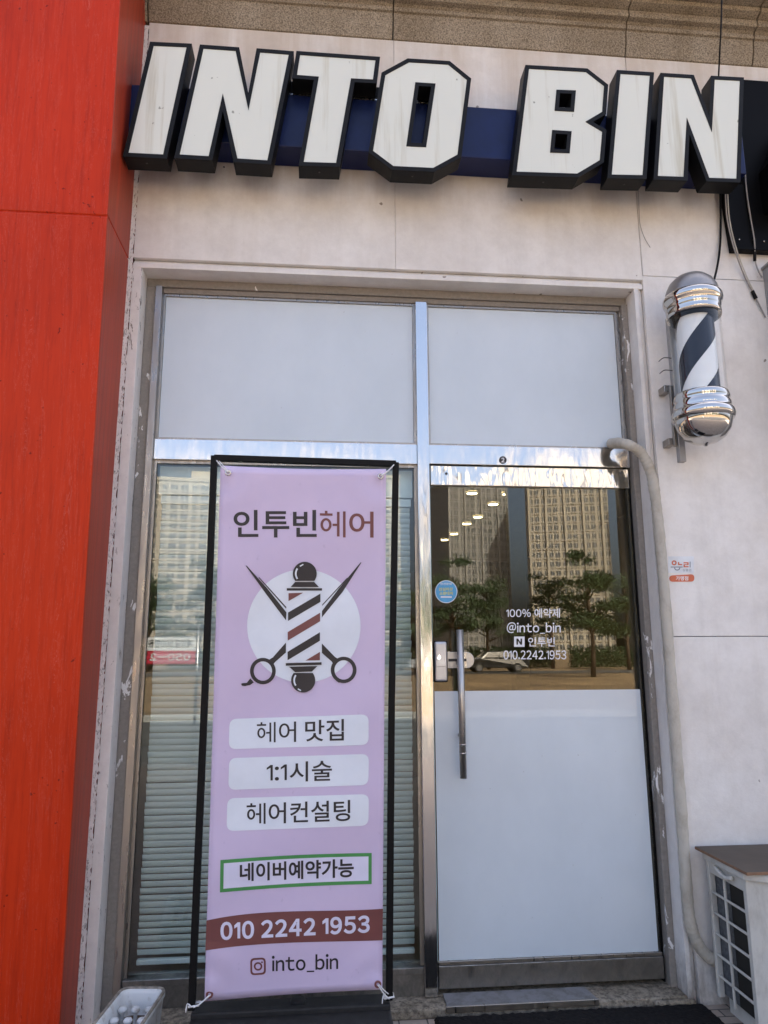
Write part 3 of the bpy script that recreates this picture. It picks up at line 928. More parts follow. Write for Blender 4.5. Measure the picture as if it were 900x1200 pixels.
# ------------------------------------------------------------------ banner stand in front of the window
def plane3(a, b, c):
    n = np.cross(b - a, c - a)
    return a, n / np.linalg.norm(n)
BP0, BPN = plane3(P(258, 545, -0.645), P(452, 549, -0.625), P(240, 1172, -0.555))
def onplane(x, y, back=0.0):
    d = ray(x, y)
    t = np.dot(BP0 - CAM, BPN) / np.dot(d, BPN)
    return CAM + d * t + np.array([0, back, 0])
def bsurf(x, y, lift=0.0):
    p = onplane(x, y)
    v = (y - 545) / 620.0
    l, r = 258 - 18 * v, 452 - 4 * v
    u = min(max((x - l) / (r - l), 0), 1)
    bul = 0.016 * math.sin(math.pi * u) * (0.35 + 0.65 * v) + 0.0045 * math.sin(7 * u + 5 * v) * (0.3 + v) + 0.005 * math.sin(3.2 * v * math.pi + 2 * u) + 0.0022 * math.sin(11 * v * math.pi + 5 * u)
    for cu, cv in ((0.02, 0.015), (0.98, 0.015), (0.02, 0.985), (0.98, 0.985)):
        rr = math.hypot(u - cu, (v - cv) * 3.0)
        bul += 0.010 * math.exp(-rr * 9) * math.cos(rr * 34)
    d = p - CAM
    return p - d / np.linalg.norm(d) * (bul + lift)
LAY = 0.0011
sb = lambda k: (lambda x, y: bsurf(x, y, LAY * k))
bs = thing('banner_stand', (-0.06, -0.55, 0.0), 'black metal banner stand holding a lilac barber banner before the window', 'banner stand')
bars = [((250.5, 535.5), (464.5, 542.5)), ((250.5, 533), (239.0, 820), (223.5, 1186)), ((464.3, 541), (459.5, 820), (456.5, 1174))]
for nm, pts in zip(('top_bar', 'post', 'post'), bars):
    p3 = [onplane(x, y, 0.016) for x, y in pts]
    V, Fc = [], []
    h = 0.0115
    for q in p3:
        if nm == 'post':
            V += [q + np.array(o) for o in ((-h, -h, 0), (h, -h, 0), (h, h, 0), (-h, h, 0))]
        else:
            V += [q + np.array(o) for o in ((0, -h, -h), (0, -h, h), (0, h, h), (0, h, -h))]
    for i in range(len(p3) - 1):
        Fc += [(i * 4 + k, i * 4 + (k + 1) % 4, i * 4 + 4 + (k + 1) % 4, i * 4 + 4 + k) for k in range(4)]
    Fc += [(0, 1, 2, 3), tuple(len(V) - 4 + k for k in range(4))]
    mk(nm, V, Fc, 'black', bs, bevel=0.002)
xa, xb = P(217, 1190, -0.56)[0], P(463, 1176, -0.56)[0]
bbx = mk('base_tank', [(xa, -0.86, 0), (xb, -0.86, 0), (xb, -0.36, 0), (xa, -0.36, 0), (xa + .01, -0.84, 0.215), (xb - .01, -0.84, 0.215), (xb - .01, -0.405, 0.222), (xa + .01, -0.405, 0.222)], BF, 'tank', bs, bevel=0.012, seg=3)
box('base_rib', xa + 0.012, xb - 0.012, -0.53, -0.50, 0.215, 0.238, 'tank', bs, bevel=0.006)
lathe('filler_cap', -0.05, -0.455, [(0.0001, 0.237), (0.022, 0.237), (0.026, 0.232), (0.026, 0.215)], 'tank', bs, n=24)

NU, NV = 28, 72
V, Fc = [], []
for j in range(NV + 1):
    for i in range(NU + 1):
        u, v = i / NU, j / NV
        tl, trr, br, bl = np.array((258.5, 545.5)), np.array((452.5, 549.5)), np.array((448, 1159.5)), np.array((239.5, 1173.5))
        sag = 2.0 * math.sin(math.pi * u) * (1 - v) - 1.5 * math.sin(math.pi * u) * v
        q = (tl * (1 - u) + trr * u) * (1 - v) + (bl * (1 - u) + br * u) * v
        V.append(bsurf(q[0], q[1] + sag))
for j in range(NV):
    for i in range(NU):
        a = j * (NU + 1) + i
        Fc.append((a, a + 1, a + NU + 2, a + NU + 1))
sh = mk('banner', V, Fc, 'banner', bs, smooth=True)
sm = sh.modifiers.new('thickness', 'SOLIDIFY')
sm.thickness, sm.offset = 0.0008, -1.0 
put_text('lettering', '인투빈', rect(273.7, 597.6, 371.2, 629.9), sb(1), 'ink', sh, 0.016)
put_text('lettering', '헤', [(374.8, 598.4), (405.0, 599.0), (405.0, 629.8), (374.8, 629.6)], sb(1), 'brown', sh, 0.008)
put_text('lettering', '어', [(409.2, 599.2), (437.8, 599.6), (437.8, 630.0), (409.2, 629.8)], sb(1), 'brown', sh, 0.012)
Bx = [((269, 842.5), (432, 837), (432, 873), (268, 878)), ((268.6, 888.3), (432.4, 883.5), (431.7, 920), (267.4, 925.7)), ((266.4, 935.4), (432.4, 930.5), (431.7, 967.6), (265.4, 974))]
for q in Bx:
    put_poly('text_panel', [rquad(q, 9, 6)], sb(1), 'whiteprint', sh)
put_text('lettering', '헤어', [(301, 846.5), (347, 845.0), (347, 869.5), (301, 870.5)], sb(2), 'ink', sh, 0.006)
put_text('lettering', '맛집', [(357.6, 844.3), (403, 842.5), (403, 868), (357.6, 869)], sb(2), 'ink', sh, 0.010)
put_text('lettering', '1:1시술', [(312.5, 894), (389, 891), (389, 915), (312.5, 917)], sb(2), 'ink', sh, 0.010)
put_text('lettering', '헤어컨설팅', [(289, 941.5), (410.5, 937), (410.5, 962), (289, 966.5)], sb(2), 'ink', sh, 0.010)
def densify(L, n=10):
    out = []
    for i in range(len(L)):
        a, b = np.array(L[i], float), np.array(L[(i + 1) % len(L)], float)
        out += [tuple(a + (b - a) * k / n) for k in range(n)]
    return out
def bow(L, amt=2.2):                                # the print follows the sag of the sheet
    return [(x, y - amt * math.sin(math.pi * (x - 240) / 210)) for x, y in L]
g_out = densify([(258.3, 1008.5), (435.6, 1000), (435.6, 1036.5), (257.7, 1046.5)])
g_in = densify([(262.3, 1012.5), (431.8, 1004.2), (431.8, 1032.6), (261.8, 1042.2)])
put_poly('green_border', [bow(g_out), bow(g_in)], sb(1), 'green', sh)
put_poly('text_panel', [bow(g_in)], sb(1), 'palelilac', sh)
put_text('lettering', '네이버예약가능', [(281, 1011.5), (414.6, 1006), (414.6, 1028), (281, 1033)], sb(2), 'ink', sh, 0.024)
def curve_pts(pts, n=24):
    xs = np.linspace(pts[0][0], pts[-1][0], n)
    c = np.polyfit([p[0] for p in pts], [p[1] for p in pts], 3 if len(pts) > 3 else 2)
    return [(x, float(np.polyval(c, x))) for x in xs]
zz = lambda x, y: (210 + x / 3.103, 820 + y / 3.103)
top = curve_pts([zz(99, 803), zz(200, 785), zz(400, 770), zz(741, 760)])
bot = curve_pts([zz(95, 912), zz(250, 893), zz(450, 882), zz(739, 875)])
put_poly('phone_band', [top + bot[::-1]], sb(1), 'brown', sh, 7.0)
put_text('lettering', '010 2242 1953', [(258.3, 1080.5), (433.3, 1072.5), (433.3, 1093), (258.3, 1102)], sb(2), 'palelilac', sh, 0.034)
ic = [(293.2, 1123), (311.2, 1122), (311.6, 1142), (293.5, 1143)]
ic2 = [(295.4, 1125.2), (309.2, 1124.2), (309.4, 1139.8), (295.6, 1140.8)]
put_poly('camera_icon', [rquad(ic, 5, 5), rquad(ic2, 3.4, 5)], sb(1), 'brown', sh)
put_poly('camera_icon', [circ(302.4, 1132.5, 5.0, 24), circ(302.4, 1132.5, 3.0, 24)], sb(1), 'brown', sh)
put_poly('camera_icon', [circ(307.0, 1127.6, 1.1, 10)], sb(1), 'brown', sh)
put_text('lettering', 'into_bin', [(318.6, 1120), (396.3, 1117.5), (396.3, 1138), (318.6, 1140.8)], sb(1), 'ink', sh, 0.014)
# barber emblem
e = lambda L: [(265 + x / 5.294, 640 + y / 5.294) for x, y in L]
put_poly('emblem_disc', [e(circ(482, 496, 352, 64))], sb(1), 'whiteprint', sh)
em = lambda nm, loops, m='ink', k=3: put_poly(nm, [e(L) for L in loops], sb(k), m, sh)
em('pole_field', [rect(374, 276, 592, 722)], 'whiteprint', 3)
em('pole_ball', [[(428 + 0, 216)] + [(488 + 74 * math.cos(t), 171 + 74 * math.sin(t)) for t in np.linspace(math.radians(143), math.radians(397), 30)]], 'ink', 4)
em('pole_ball', [[(478 + 75 * math.cos(t), 833 + 75 * math.sin(t)) for t in np.linspace(math.radians(-38), math.radians(218), 30)]], 'ink', 4)
em('pole_collar', [[(428, 222), (546, 222), (576, 254), (400, 254)]], 'ink', 4)
em('pole_collar', [[(390, 748), (566, 744), (532, 778), (428, 782)]], 'ink', 4)
em('pole_collar', [rect(376, 261, 595, 276)], 'ink', 4)
em('pole_collar', [[(370, 726), (592, 720), (592, 736), (370, 742)]], 'ink', 4)
for m_, q in (('brown', [(387, 292), (478, 289), (387, 341)]), ('ink', [(384, 412), (585, 294), (585, 346), (384, 464)]), ('brown', [(382, 533), (583, 413), (583, 466), (382, 586)]),
              ('ink', [(381, 656), (582, 534), (582, 587), (381, 708)]), ('brown', [(492, 710), (582, 656), (582, 708)])):
    em('pole_stripe', [q], m_, 4)
for q in ([(121, 121), (128, 121), (255, 262), (375, 412), (371, 460), (250, 300)], [(200, 195), (205, 192), (374, 378), (372, 388)],
          [(840, 101), (834, 101), (700, 262), (595, 402), (594, 442), (722, 285)], [(756, 198), (750, 196), (596, 362), (597, 370)]):
    em('scissor_blade', [q], 'ink', 2)
for cx, cy in ((228, 775), (729, 768)):
    em('scissor_handle', [circ(cx, cy, 80, 40, 82), circ(cx, cy, 57, 40, 60)], 'ink', 2)
for q in ([(371, 598), (371, 660), (305, 718), (285, 742), (255, 712), (290, 690)], [(594, 604), (594, 662), (655, 716), (668, 738), (706, 706), (676, 688)],
          [(150, 820), (172, 845), (148, 862), (118, 868), (98, 866), (92, 855), (100, 850), (128, 848)], [(680, 820), (712, 842), (700, 848), (682, 836)]):
    em('scissor_shank', [q], 'ink', 2)
hl = lambda cx, cy, r, a0, a1, w: [[(cx + (r + w) * math.cos(t), cy + (r + w) * math.sin(t)) for t in np.linspace(a0, a1, 9)] + [(cx + (r - w) * math.cos(t), cy + (r - w) * math.sin(t)) for t in np.linspace(a1, a0, 9)]]
for cx, cy in ((488, 171), (478, 833)):
    em('gleam', hl(cx, cy, 56, math.radians(145), math.radians(215), 5), 'whiteprint', 5)
em('gleam', [[(455, 122), (478, 110), (480, 116), (460, 128)]], 'whiteprint', 5)
em('gleam', [[(446, 882), (466, 893), (463, 900), (444, 889)]], 'whiteprint', 5)
# eyelets and ties
for (gx, gy), (tx, ty), gm in (((267.3, 553.8), (254, 540), 'chrome'), ((446, 558), (461.5, 545), 'chrome'), ((245.5, 1165.5), (227, 1180), 'brown'), ((442.8, 1153.5), (456, 1170), 'brown')):
    c = bsurf(gx, gy, 0.0016)
    V, Fc = [], []
    for k in range(20):
        a = 2 * math.pi * k / 20
        for j in range(6):
            bb_ = 2 * math.pi * j / 6
            rr = 0.0085 + 0.0036 * math.cos(bb_)
            V.append(c + np.array([rr * math.cos(a), -0.0022 * math.sin(bb_), rr * math.sin(a)]))
    for k in range(20):
        for j in range(6):
            Fc.append((k * 6 + j, k * 6 + (j + 1) % 6, ((k + 1) % 20) * 6 + (j + 1) % 6, ((k + 1) % 20) * 6 + j))
    ey = mk('eyelet', V, Fc, gm, bs, smooth=True)
    e0 = onplane(tx, ty, 0.0)
    m0 = (c + e0) / 2 + np.array([0, -0.006, -0.004])
    tube('tie_cord', [c + np.array([0, -0.004, 0]), m0, e0 + np.array([0, -0.004, 0])], 0.0022, 'cord', bs, 6, 4)
    tube('tie_cord', [c + np.array([0.004, -0.002, 0.0]), m0 + np.array([0.006, 0.004, 0.004]), e0 + np.array([0.004, 0.012, 0.006])], 0.0018, 'cord', bs, 6, 4)
    if ty > 1000:
        h = 0.0165
        q = e0 + np.array([0, 0.016, 0])
        tube('tie_knot', [q + np.array(o) for o in ((-h, -h, 0), (h, -h, .004), (h, h, .002), (-h, h, -.002), (-h, -h, 0.001))], 0.003, 'cord', bs, 6)
        tube('tie_knot', [q + np.array((-.006, -h - .002, 0)), q + np.array((-.02, -h - .004, .012)), q + np.array((-.024, -h - .006, -.012))], 0.002, 'cord', bs, 6, 3)

# ------------------------------------------------------------------ barber pole on the right wall
PX, PY = 1.685, -0.33
pc = P(817, 331, PY)
ZB = 0.885 + 1.415
bp = thing('barber_pole', (PX, PY, ZB), 'chrome barber pole with black and white spiral fixed to the wall', 'barber pole')
lathe('lower_dome', PX, PY, [(0.0001, ZB - 0.016), (0.008, ZB - 0.014), (0.012, ZB - 0.006), (0.05, ZB + 0.002), (0.085, ZB + 0.024), (0.108, ZB + 0.056), (0.118, ZB + 0.09), (0.119, ZB + 0.102)], 'chrome', bp, 48)
lathe('lower_ring', PX, PY, [(0.117, ZB + 0.100), (0.127, ZB + 0.104), (0.132, ZB + 0.118), (0.132, ZB + 0.135), (0.125, ZB + 0.146), (0.119, ZB + 0.150), (0.120, ZB + 0.158), (0.120, ZB + 0.172), (0.116, ZB + 0.182), (0.113, ZB + 0.188), (0.117, ZB + 0.196), (0.115, ZB + 0.214), (0.113, ZB + 0.222), (0.080, ZB + 0.2215)], 'chrome', bp, 48)
T0, T1 = ZB + 0.222, ZB + 0.600
lathe('glass_tube', PX, PY, [(0.1115, T0), (0.1115, T1)], 'glass_tube', bp, 48)
RC = 0.080
core = lathe('spiral_core', PX, PY, [(RC, T0), (RC, T1)], 'polewhite', bp, 48)
LEAD = 0.60
V, Fc = [], []
for s in range(2):
    for i in range(-60, 140):
        z = T0 + (T1 - T0) * i / 60.0
        for w in (-0.5, 0.5):
            V.append((i, s, w))
def stripe(s):
    V, Fc = [], []
    n = 120
    lo, hi = T0 - LEAD, T1 + LEAD
    for i in range(n + 1):
        zc = lo + (hi - lo) * i / n
        ang = (zc / LEAD) * 2 * math.pi + s * math.pi + STRIPE_PHASE
        for w in (-0.075, 0.075):
            z = min(max(zc + w, T0), T1)
            V.append((PX + (RC + 0.0012) * math.cos(ang), PY + (RC + 0.0012) * math.sin(ang), z))
        if i:
            if abs(V[-1][2] - V[-2][2]) > 1e-6 or abs(V[-3][2] - V[-4][2]) > 1e-6:
                k = 2 * i
                Fc.append((k - 2, k - 1, k + 1, k))
    used = sorted({i for f in Fc for i in f})
    mp = {o: i for i, o in enumerate(used)}
    return [V[i] for i in used], [tuple(mp[i] for i in f) for f in Fc]
STRIPE_PHASE = 3.9
for s in range(2):
    V, Fc = stripe(s)
    mk('spiral_stripe', V, Fc, 'polenavy', core, smooth=True)
lathe('upper_ring', PX, PY, [(0.080, T1 + 0.001), (0.104, T1), (0.113, T1 - 0.001), (0.114, T1 - 0.012), (0.1165, T1 - 0.012), (0.1175, T1 + 0.006), (0.115, T1 + 0.018), (0.117, T1 + 0.024), (0.119, T1 + 0.036), (0.117, T1 + 0.046), (0.124, T1 + 0.054), (0.1285, T1 + 0.066), (0.1285, T1 + 0.082), (0.122, T1 + 0.094), (0.108, T1 + 0.10)], 'chrome', bp, 48)
lathe('upper_dome', PX, PY, [(0.118, T1 + 0.092), (0.1165, T1 + 0.10), (0.111, T1 + 0.125), (0.096, T1 + 0.157), (0.070, T1 + 0.183), (0.038, T1 + 0.198), (0.0001, T1 + 0.202)], 'gunmetal', bp, 48)
lathe('inner_collar', PX, PY, [(0.082, T1 - 0.004), (0.100, T1 - 0.004), (0.100, T1 - 0.022), (0.082, T1 - 0.022)], 'black', bp, 32)
box('back_channel', PX - 0.062, PX - 0.032, PY + 0.112, PY + 0.142, ZB - 0.055, T1 + 0.05, 'ductgrey', bp, bevel=0.003)
box('bracket_rail', PX - 0.078, PX - 0.063, PY + 0.118, PY + 0.136, ZB + 0.02, ZB + 0.31, 'jamb', bp, bevel=0.002)
for z in (ZB + 0.030, ZB + 0.285):
    box('bracket', PX - 0.095, PX - 0.063, PY + 0.1385, WF - 0.001, z, z + 0.034, 'jamb', bp, bevel=0.003)
    box('bracket_arm', PX - 0.062, PX - 0.02, PY + 0.1425, PY + 0.16, z + 0.006, z + 0.026, 'jamb', bp)
for z in (ZB + 0.36, ZB + 0.42):
    tube('wire', [(PX - 0.105, PY + 0.15, z + 0.02), (PX - 0.112, PY + 0.09, z + 0.012), (PX - 0.108, PY + 0.03, z - 0.015)], 0.002, 'black', bp, 6, 5)

# ------------------------------------------------------------------ air conditioner outdoor unit with a board laid on top
AX, AY0, AY1, AZ0, AZ1 = 1.60, -0.47, -0.19, 0.06, 0.565
ac = thing('air_conditioner', (2.0, -0.32, 0.0), 'weathered cream air conditioner outdoor unit on the ground at the right', 'air conditioner')
prof = [(AX + 0.035, AY1), (2.42, AY1), (2.42, AY0), (AX + 0.09, AY0 - 0.04), (AX + 0.035, AY0)]
n = len(prof)
V = [(x, y, z) for z in (AZ0, AZ1) for x, y in prof]
Fc = [tuple(range(n)), tuple(range(n, 2 * n))] + [(i, (i + 1) % n, (i + 1) % n + n, i + n) for i in range(n)]
mk('housing', V, Fc, 'acwhite', ac, bevel=0.006)
prof2 = [(AX - 0.012, AY1 + 0.004), (2.43, AY1 + 0.004), (2.43, AY0 - 0.052), (AX + 0.07, AY0 - 0.052), (AX - 0.012, AY0 - 0.006)]
V = [(x, y, z) for z in (AZ1 + 0.001, AZ1 + 0.03) for x, y in prof2]
mk('lid', V, Fc, 'acwhite', ac, bevel=0.006)
mk('front_corner', [(AX, AY0 + 0.001, AZ0), (AX + 0.09, AY0 - 0.0405, AZ0), (AX + 0.09, AY0 - 0.03, AZ0), (AX + 0.03, AY0 + 0.012, AZ0), (AX, AY0 + 0.001, AZ1), (AX + 0.09, AY0 - 0.0405, AZ1), (AX + 0.09, AY0 - 0.03, AZ1), (AX + 0.03, AY0 + 0.012, AZ1)], BF, 'acwhite', ac)
YM = -0.305
box('coil', AX + 0.028, AX + 0.034, YM, AY1 - 0.003, AZ0 + 0.01, AZ1 - 0.02, 'accoil', ac)
box('coil', AX + 0.028, AX + 0.034, AY0 + 0.015, YM - 0.001, AZ0 + 0.01, AZ1 - 0.02, 'acdark', ac)
box('side_frame', AX, AX + 0.026, AY1 - 0.018, AY1, AZ0, AZ1, 'acwhite', ac, bevel=0.004)
box('side_frame', AX, AX + 0.026, AY0 + 0.002, AY0 + 0.026, AZ0, AZ1, 'acwhite', ac, bevel=0.004)
box('side_frame', AX + 0.001, AX + 0.0255, AY0 + 0.0265, AY1 - 0.0185, AZ1 - 0.045, AZ1, 'acwhite', ac, bevel=0.004)
box('grille_bar', AX + 0.002, AX + 0.013, YM - 0.005, YM + 0.005, AZ0, AZ1 - 0.0455, 'acwhite', ac, bevel=0.004)
zb = AZ1 - 0.045 - 0.077
g0 = None
while zb > AZ0 + 0.02:
    for y0, y1 in ((AY0 + 0.0265, YM - 0.0055), (YM + 0.0055, AY1 - 0.0185)):
        box('grille_bar', AX + 0.003, AX + 0.012, y0, y1, zb, zb + 0.009, 'acwhite', ac, bevel=0.003)
    zb -= 0.077
box('foot', AX + 0.05, AX + 0.12, AY0, AY1, 0.0, AZ0 - 0.001, 'acwhite', ac)
box('foot', 2.3, 2.38, AY0, AY1, 0.0, AZ0 - 0.001, 'acwhite', ac)
tube('lid_handle', [(AX - 0.013, -0.40, AZ1 - 0.012), (AX - 0.016, -0.35, AZ1 - 0.022), (AX - 0.013, -0.28, AZ1 - 0.004)], 0.008, 'acwhite', ac, 8, 4)
V = [(AX - 0.028, AY1 + 0.03, 0), (2.5, AY1 + 0.03, 0), (2.5, AY0 - 0.048, 0), (AX - 0.022, AY0 - 0.048, 0)]
bo = mk('cover_board', [(x, y, AZ1 + 0.0315) for x, y, _ in V] + [(x, y, AZ1 + 0.043) for x, y, _ in V], BF, None, mats=['board', 'boardedge'], fm=[0, 0, 1, 1, 1, 1], bevel=0.0015)
tag(bo, 'dark brown board lying on top of the air conditioner', 'board')

# insulated pipe from the transom down the wall to the unit
pts = [P(716, 520, -0.02), P(724, 519, -0.10), P(738, 522, -0.165), P(752, 532, -0.165), P(763, 556, -0.16), P(770, 600, -0.158), P(779, 700, -0.158), P(789, 830, -0.158), P(799, 960, -0.158), P(806, 1060, -0.158), P(814, 1098, -0.157), P(830, 1121, -0.157), P(850, 1128, -0.157)]
pth = smooth_path(pts, 20)
rad = [0.0225 + 0.0020 * ((i % 4) / 3.0) + 0.0010 * math.sin(i * 0.37) for i in range(len(pth))]
V, Fc = tube_vf(pth, rad, 16)
tag(mk('insulated_pipe', V, Fc, 'pipe', None, smooth=True), 'cream taped insulation pipe running down the wall beside the door', 'pipe')

# wall sticker
swp = thing('wall_sticker', P(798, 667, WF - 0.002), 'small white and orange shop sticker on the wall right of the door', 'sticker')
ws = lambda k: (lambda x, y: P(x, y, WF - 0.0015 - 0.0007 * k))
put_poly('sticker_sheet', [rect(783, 652, 813, 671.5)], ws(0), 'stickerwhite', swp)
put_poly('sticker_tab', [rquad([(784, 674.5), (813.5, 672.8), (813.8, 681.6), (784.5, 681.8)], 4.2, 5)], ws(0), 'orange', swp)
put_text('sticker_lettering', '가맹점', rect(792, 675.2, 806.5, 680.2), ws(1), 'textwhite', swp, 0.02)
put_poly('sticker_mark', [circ(790, 659.6, 3.0, 18), circ(790, 659.6, 1.4, 18)], ws(1), 'orange', swp)
put_poly('sticker_mark', [[(794.5, 658.6), (796, 658.6), (796, 660.8), (799.5, 661), (799.5, 662.4), (794.5, 662.2)]], ws(1), 'orange', swp)
put_poly('sticker_mark', [[(801, 658.8), (807, 658.8), (807, 662.2), (802.6, 662.2), (802.6, 663.4), (807, 663.4), (807, 664.8), (801, 664.8), (801, 661.2), (805.4, 661.2), (805.4, 660.2), (801, 660.2)]], ws(1), 'orange', swp)
put_poly('sticker_mark', [rect(808.2, 658.2, 809.2, 665)], ws(1), 'greyprint', swp)
put_poly('sticker_mark', [rect(786, 664, 800, 665)], ws(1), 'greyprint', swp)
put_poly('sticker_mark', [[(793.6 + 3.6 * math.cos(t), 665.2 + 3.4 * math.sin(t)) for t in np.linspace(0, math.pi, 12)] + [(793.6 + 2.5 * math.cos(t), 665.2 + 2.3 * math.sin(t)) for t in np.linspace(math.pi, 0, 12)]], ws(1), 'greyprint', swp)
put_text('sticker_lettering', '상품권', rect(800, 666.6, 810, 669.6), ws(1), 'greyprint', swp, 0.0)

# ------------------------------------------------------------------ cables and a duct at the right edge
def cable(label, px, Y, r, mat, name='cable'):
    Ys = Y if hasattr(Y, '__len__') else [Y] * len(px)
    o = tube(name, [P(x, y, yy) for (x, y), yy in zip(px, Ys)], r, mat, None, 8, 7)
    return tag(o, label, 'cable', 'cables hanging on the wall')
cable('black cable from the sign down to the barber pole', [(844, 222), (844.5, 255), (844, 285), (841, 310), (835, 335)], [-0.16, -0.15, -0.145, -0.16, -0.26], 0.0055, 'black')
cable('thin black cable hanging over the cornice above the last letter', [(846, -12), (845, 30), (843.5, 60), (842, 92)], [-0.43, -0.43, -0.40, -0.32], 0.004, 'black')
cable('grey twin wire curving from the sign to the duct', [(850, 226), (852, 255), (860, 290), (873, 325), (884, 346), (897, 372)], [-0.19, -0.19, -0.18, -0.145, -0.14, -0.14], 0.0035, 'cable_grey')
cable('brown wire running beside the grey twin wire', [(852.5, 226), (855, 258), (863, 292), (875, 324), (885, 345)], [-0.19, -0.19, -0.18, -0.15, -0.145], 0.003, 'pipe')
cable('black tape wrapped around the grey twin wire', [(881.5, 341), (886, 350)], -0.141, 0.009, 'black', 'cable_tape')
cable('cable with a black connector beside the black sign board', [(873, 200), (875, 225), (879, 252), (884, 282), (885, 305), (889, 318), (893, 325)], [-0.185] * 4 + [-0.15] * 3, 0.0035, 'cable_grey')
cable('black connector on the cable below the black sign board', [(884, 280), (884.5, 306)], [-0.182, -0.15], 0.0075, 'black', 'cable_connector')
cable('thin loose wire below the letter B on the white wall', [(748, 222), (749, 245), (750, 262), (755, 278), (762, 290)], -0.135, 0.0013, 'cable_grey')
dx = P(892.5, 312, WF)[0]
zt = P(893, 308, -0.2)[2]
dc = thing('wall_duct', (dx + 0.2, -0.2, 1.9), 'grey sheet metal box on the wall at the right edge', 'box')
mk('duct_body', bxv(dx, dx + 0.5, -0.30, WF - 0.001, 2.0, zt), BF, 'ductgrey', dc, bevel=0.004)
box('duct_lid', dx - 0.008, dx + 0.51, -0.31, WF - 0.001, zt + 0.001, zt + 0.014, 'ductgrey', dc, bevel=0.003)

# ------------------------------------------------------------------ small things on the ground
dm = thing('door_mat', (0.95, -0.5, 0.0), 'rough black mat on the ground in front of the door', 'mat')
rm = random.Random(5)
V, Fc = [], []
nx, ny = 90, 54
for j_ in range(ny + 1):
    for i_ in range(nx + 1):
        edge = i_ in (0, nx) or j_ in (0, ny)
        V.append((0.47 + 1.10 * i_ / nx + rm.uniform(-.003, .003), -0.137 - 0.64 * j_ / ny + rm.uniform(-.003, .003), 0.001 if edge else 0.014 + rm.uniform(0, .006)))
Fc = [(j_ * (nx + 1) + i_, j_ * (nx + 1) + i_ + 1, (j_ + 1) * (nx + 1) + i_ + 1, (j_ + 1) * (nx + 1) + i_) for j_ in range(ny) for i_ in range(nx)]
mk('mat_pile', V, Fc, 'rubber', dm)
pl = thing('threshold_plate', (0.82, -0.09, 0.036), 'grey aluminium plate lying on the doorstep', 'plate')
mk('plate_sheet', [(0.525, -0.124, 0.0365), (1.135, -0.124, 0.0365), (1.115, -0.03, 0.0365), (0.525, -0.03, 0.0365), (0.525, -0.124, 0.0415), (1.135, -0.124, 0.0415), (1.115, -0.03, 0.0475), (0.525, -0.03, 0.0475)], BF, 'plate', pl, bevel=0.001)
box('plate_nosing', 0.520, 1.138, -0.134, -0.1245, 0.020, 0.044, 'jamb', pl, bevel=0.002)

tb = thing('plastic_tub', (-0.72, -0.45, 0.0), 'grubby white plastic tub with small pegs in the bottom left corner', 'tub')
A_ = P(142, 1159, -0.30); B_ = P(197, 1157, -0.30)
tw = (B_[0] - A_[0]) / 2
tcx, zt_ = (A_[0] + B_[0]) / 2, A_[2]
ang = math.radians(-6)
def tl(x, y, z):                                    # tub local (x across, y towards the street) -> world
    return (tcx + x * math.cos(ang) - y * math.sin(ang) * -1, -0.30 - y * math.cos(ang) + x * math.sin(ang), z)
def ring(w, l0, l1, z, r=0.03, n=5):
    out = []
    for cx, cy, a0 in ((w - r, l0 + r, -90), (w - r, l1 - r, 0), (-w + r, l1 - r, 90), (-w + r, l0 + r, 180)):
        for k in range(n + 1):
            a = math.radians(a0 + 90 * k / n)
            out.append(tl(cx + r * math.cos(a), cy + r * math.sin(a), z))
    return out
LN = 0.42
rings = [ring(tw - .02, 0.02, LN - .02, 0.0), ring(tw - 0.004, 0.004, LN, zt_ - 0.02), ring(tw, 0, LN, zt_ - 0.015), ring(tw, 0, LN, zt_), ring(tw - 0.013, 0.013, LN - .013, zt_ + 0.001), ring(tw - 0.018, 0.018, LN - .018, zt_ - 0.012), ring(tw - 0.028, 0.03, LN - .03, zt_ - 0.085)]
m = len(rings[0])
V = [p for r in rings for p in r]
Fc = [(i * m + k, i * m + (k + 1) % m, (i + 1) * m + (k + 1) % m, (i + 1) * m + k) for i in range(len(rings) - 1) for k in range(m)]
mk('tub_shell', V, Fc, 'tubwhite', tb, smooth=True)
rr_ = ring(tw - 0.004, 0.004, LN - .004, zt_ + 0.001)
tube('tub_rim', rr_ + [rr_[0]], 0.0055, 'tubrim', tb, 8)
V = ring(tw - 0.0265, 0.028, LN - .028, zt_ - 0.075)
mk('tub_deck', V, [tuple(range(m))], 'tubdeck', tb)
for iy in range(3):
    for ix in (-1, 0, 1):
        cx, cy, cz = tl(ix * 0.046, 0.085 + iy * 0.075, zt_ - 0.075)
        lathe('peg', cx, cy, [(0.008, cz), (0.006, cz + 0.028), (0.013, cz + 0.036), (0.0155, cz + 0.044), (0.011, cz + 0.050), (0.0001, cz + 0.052)], 'tubwhite', tb, n=16)

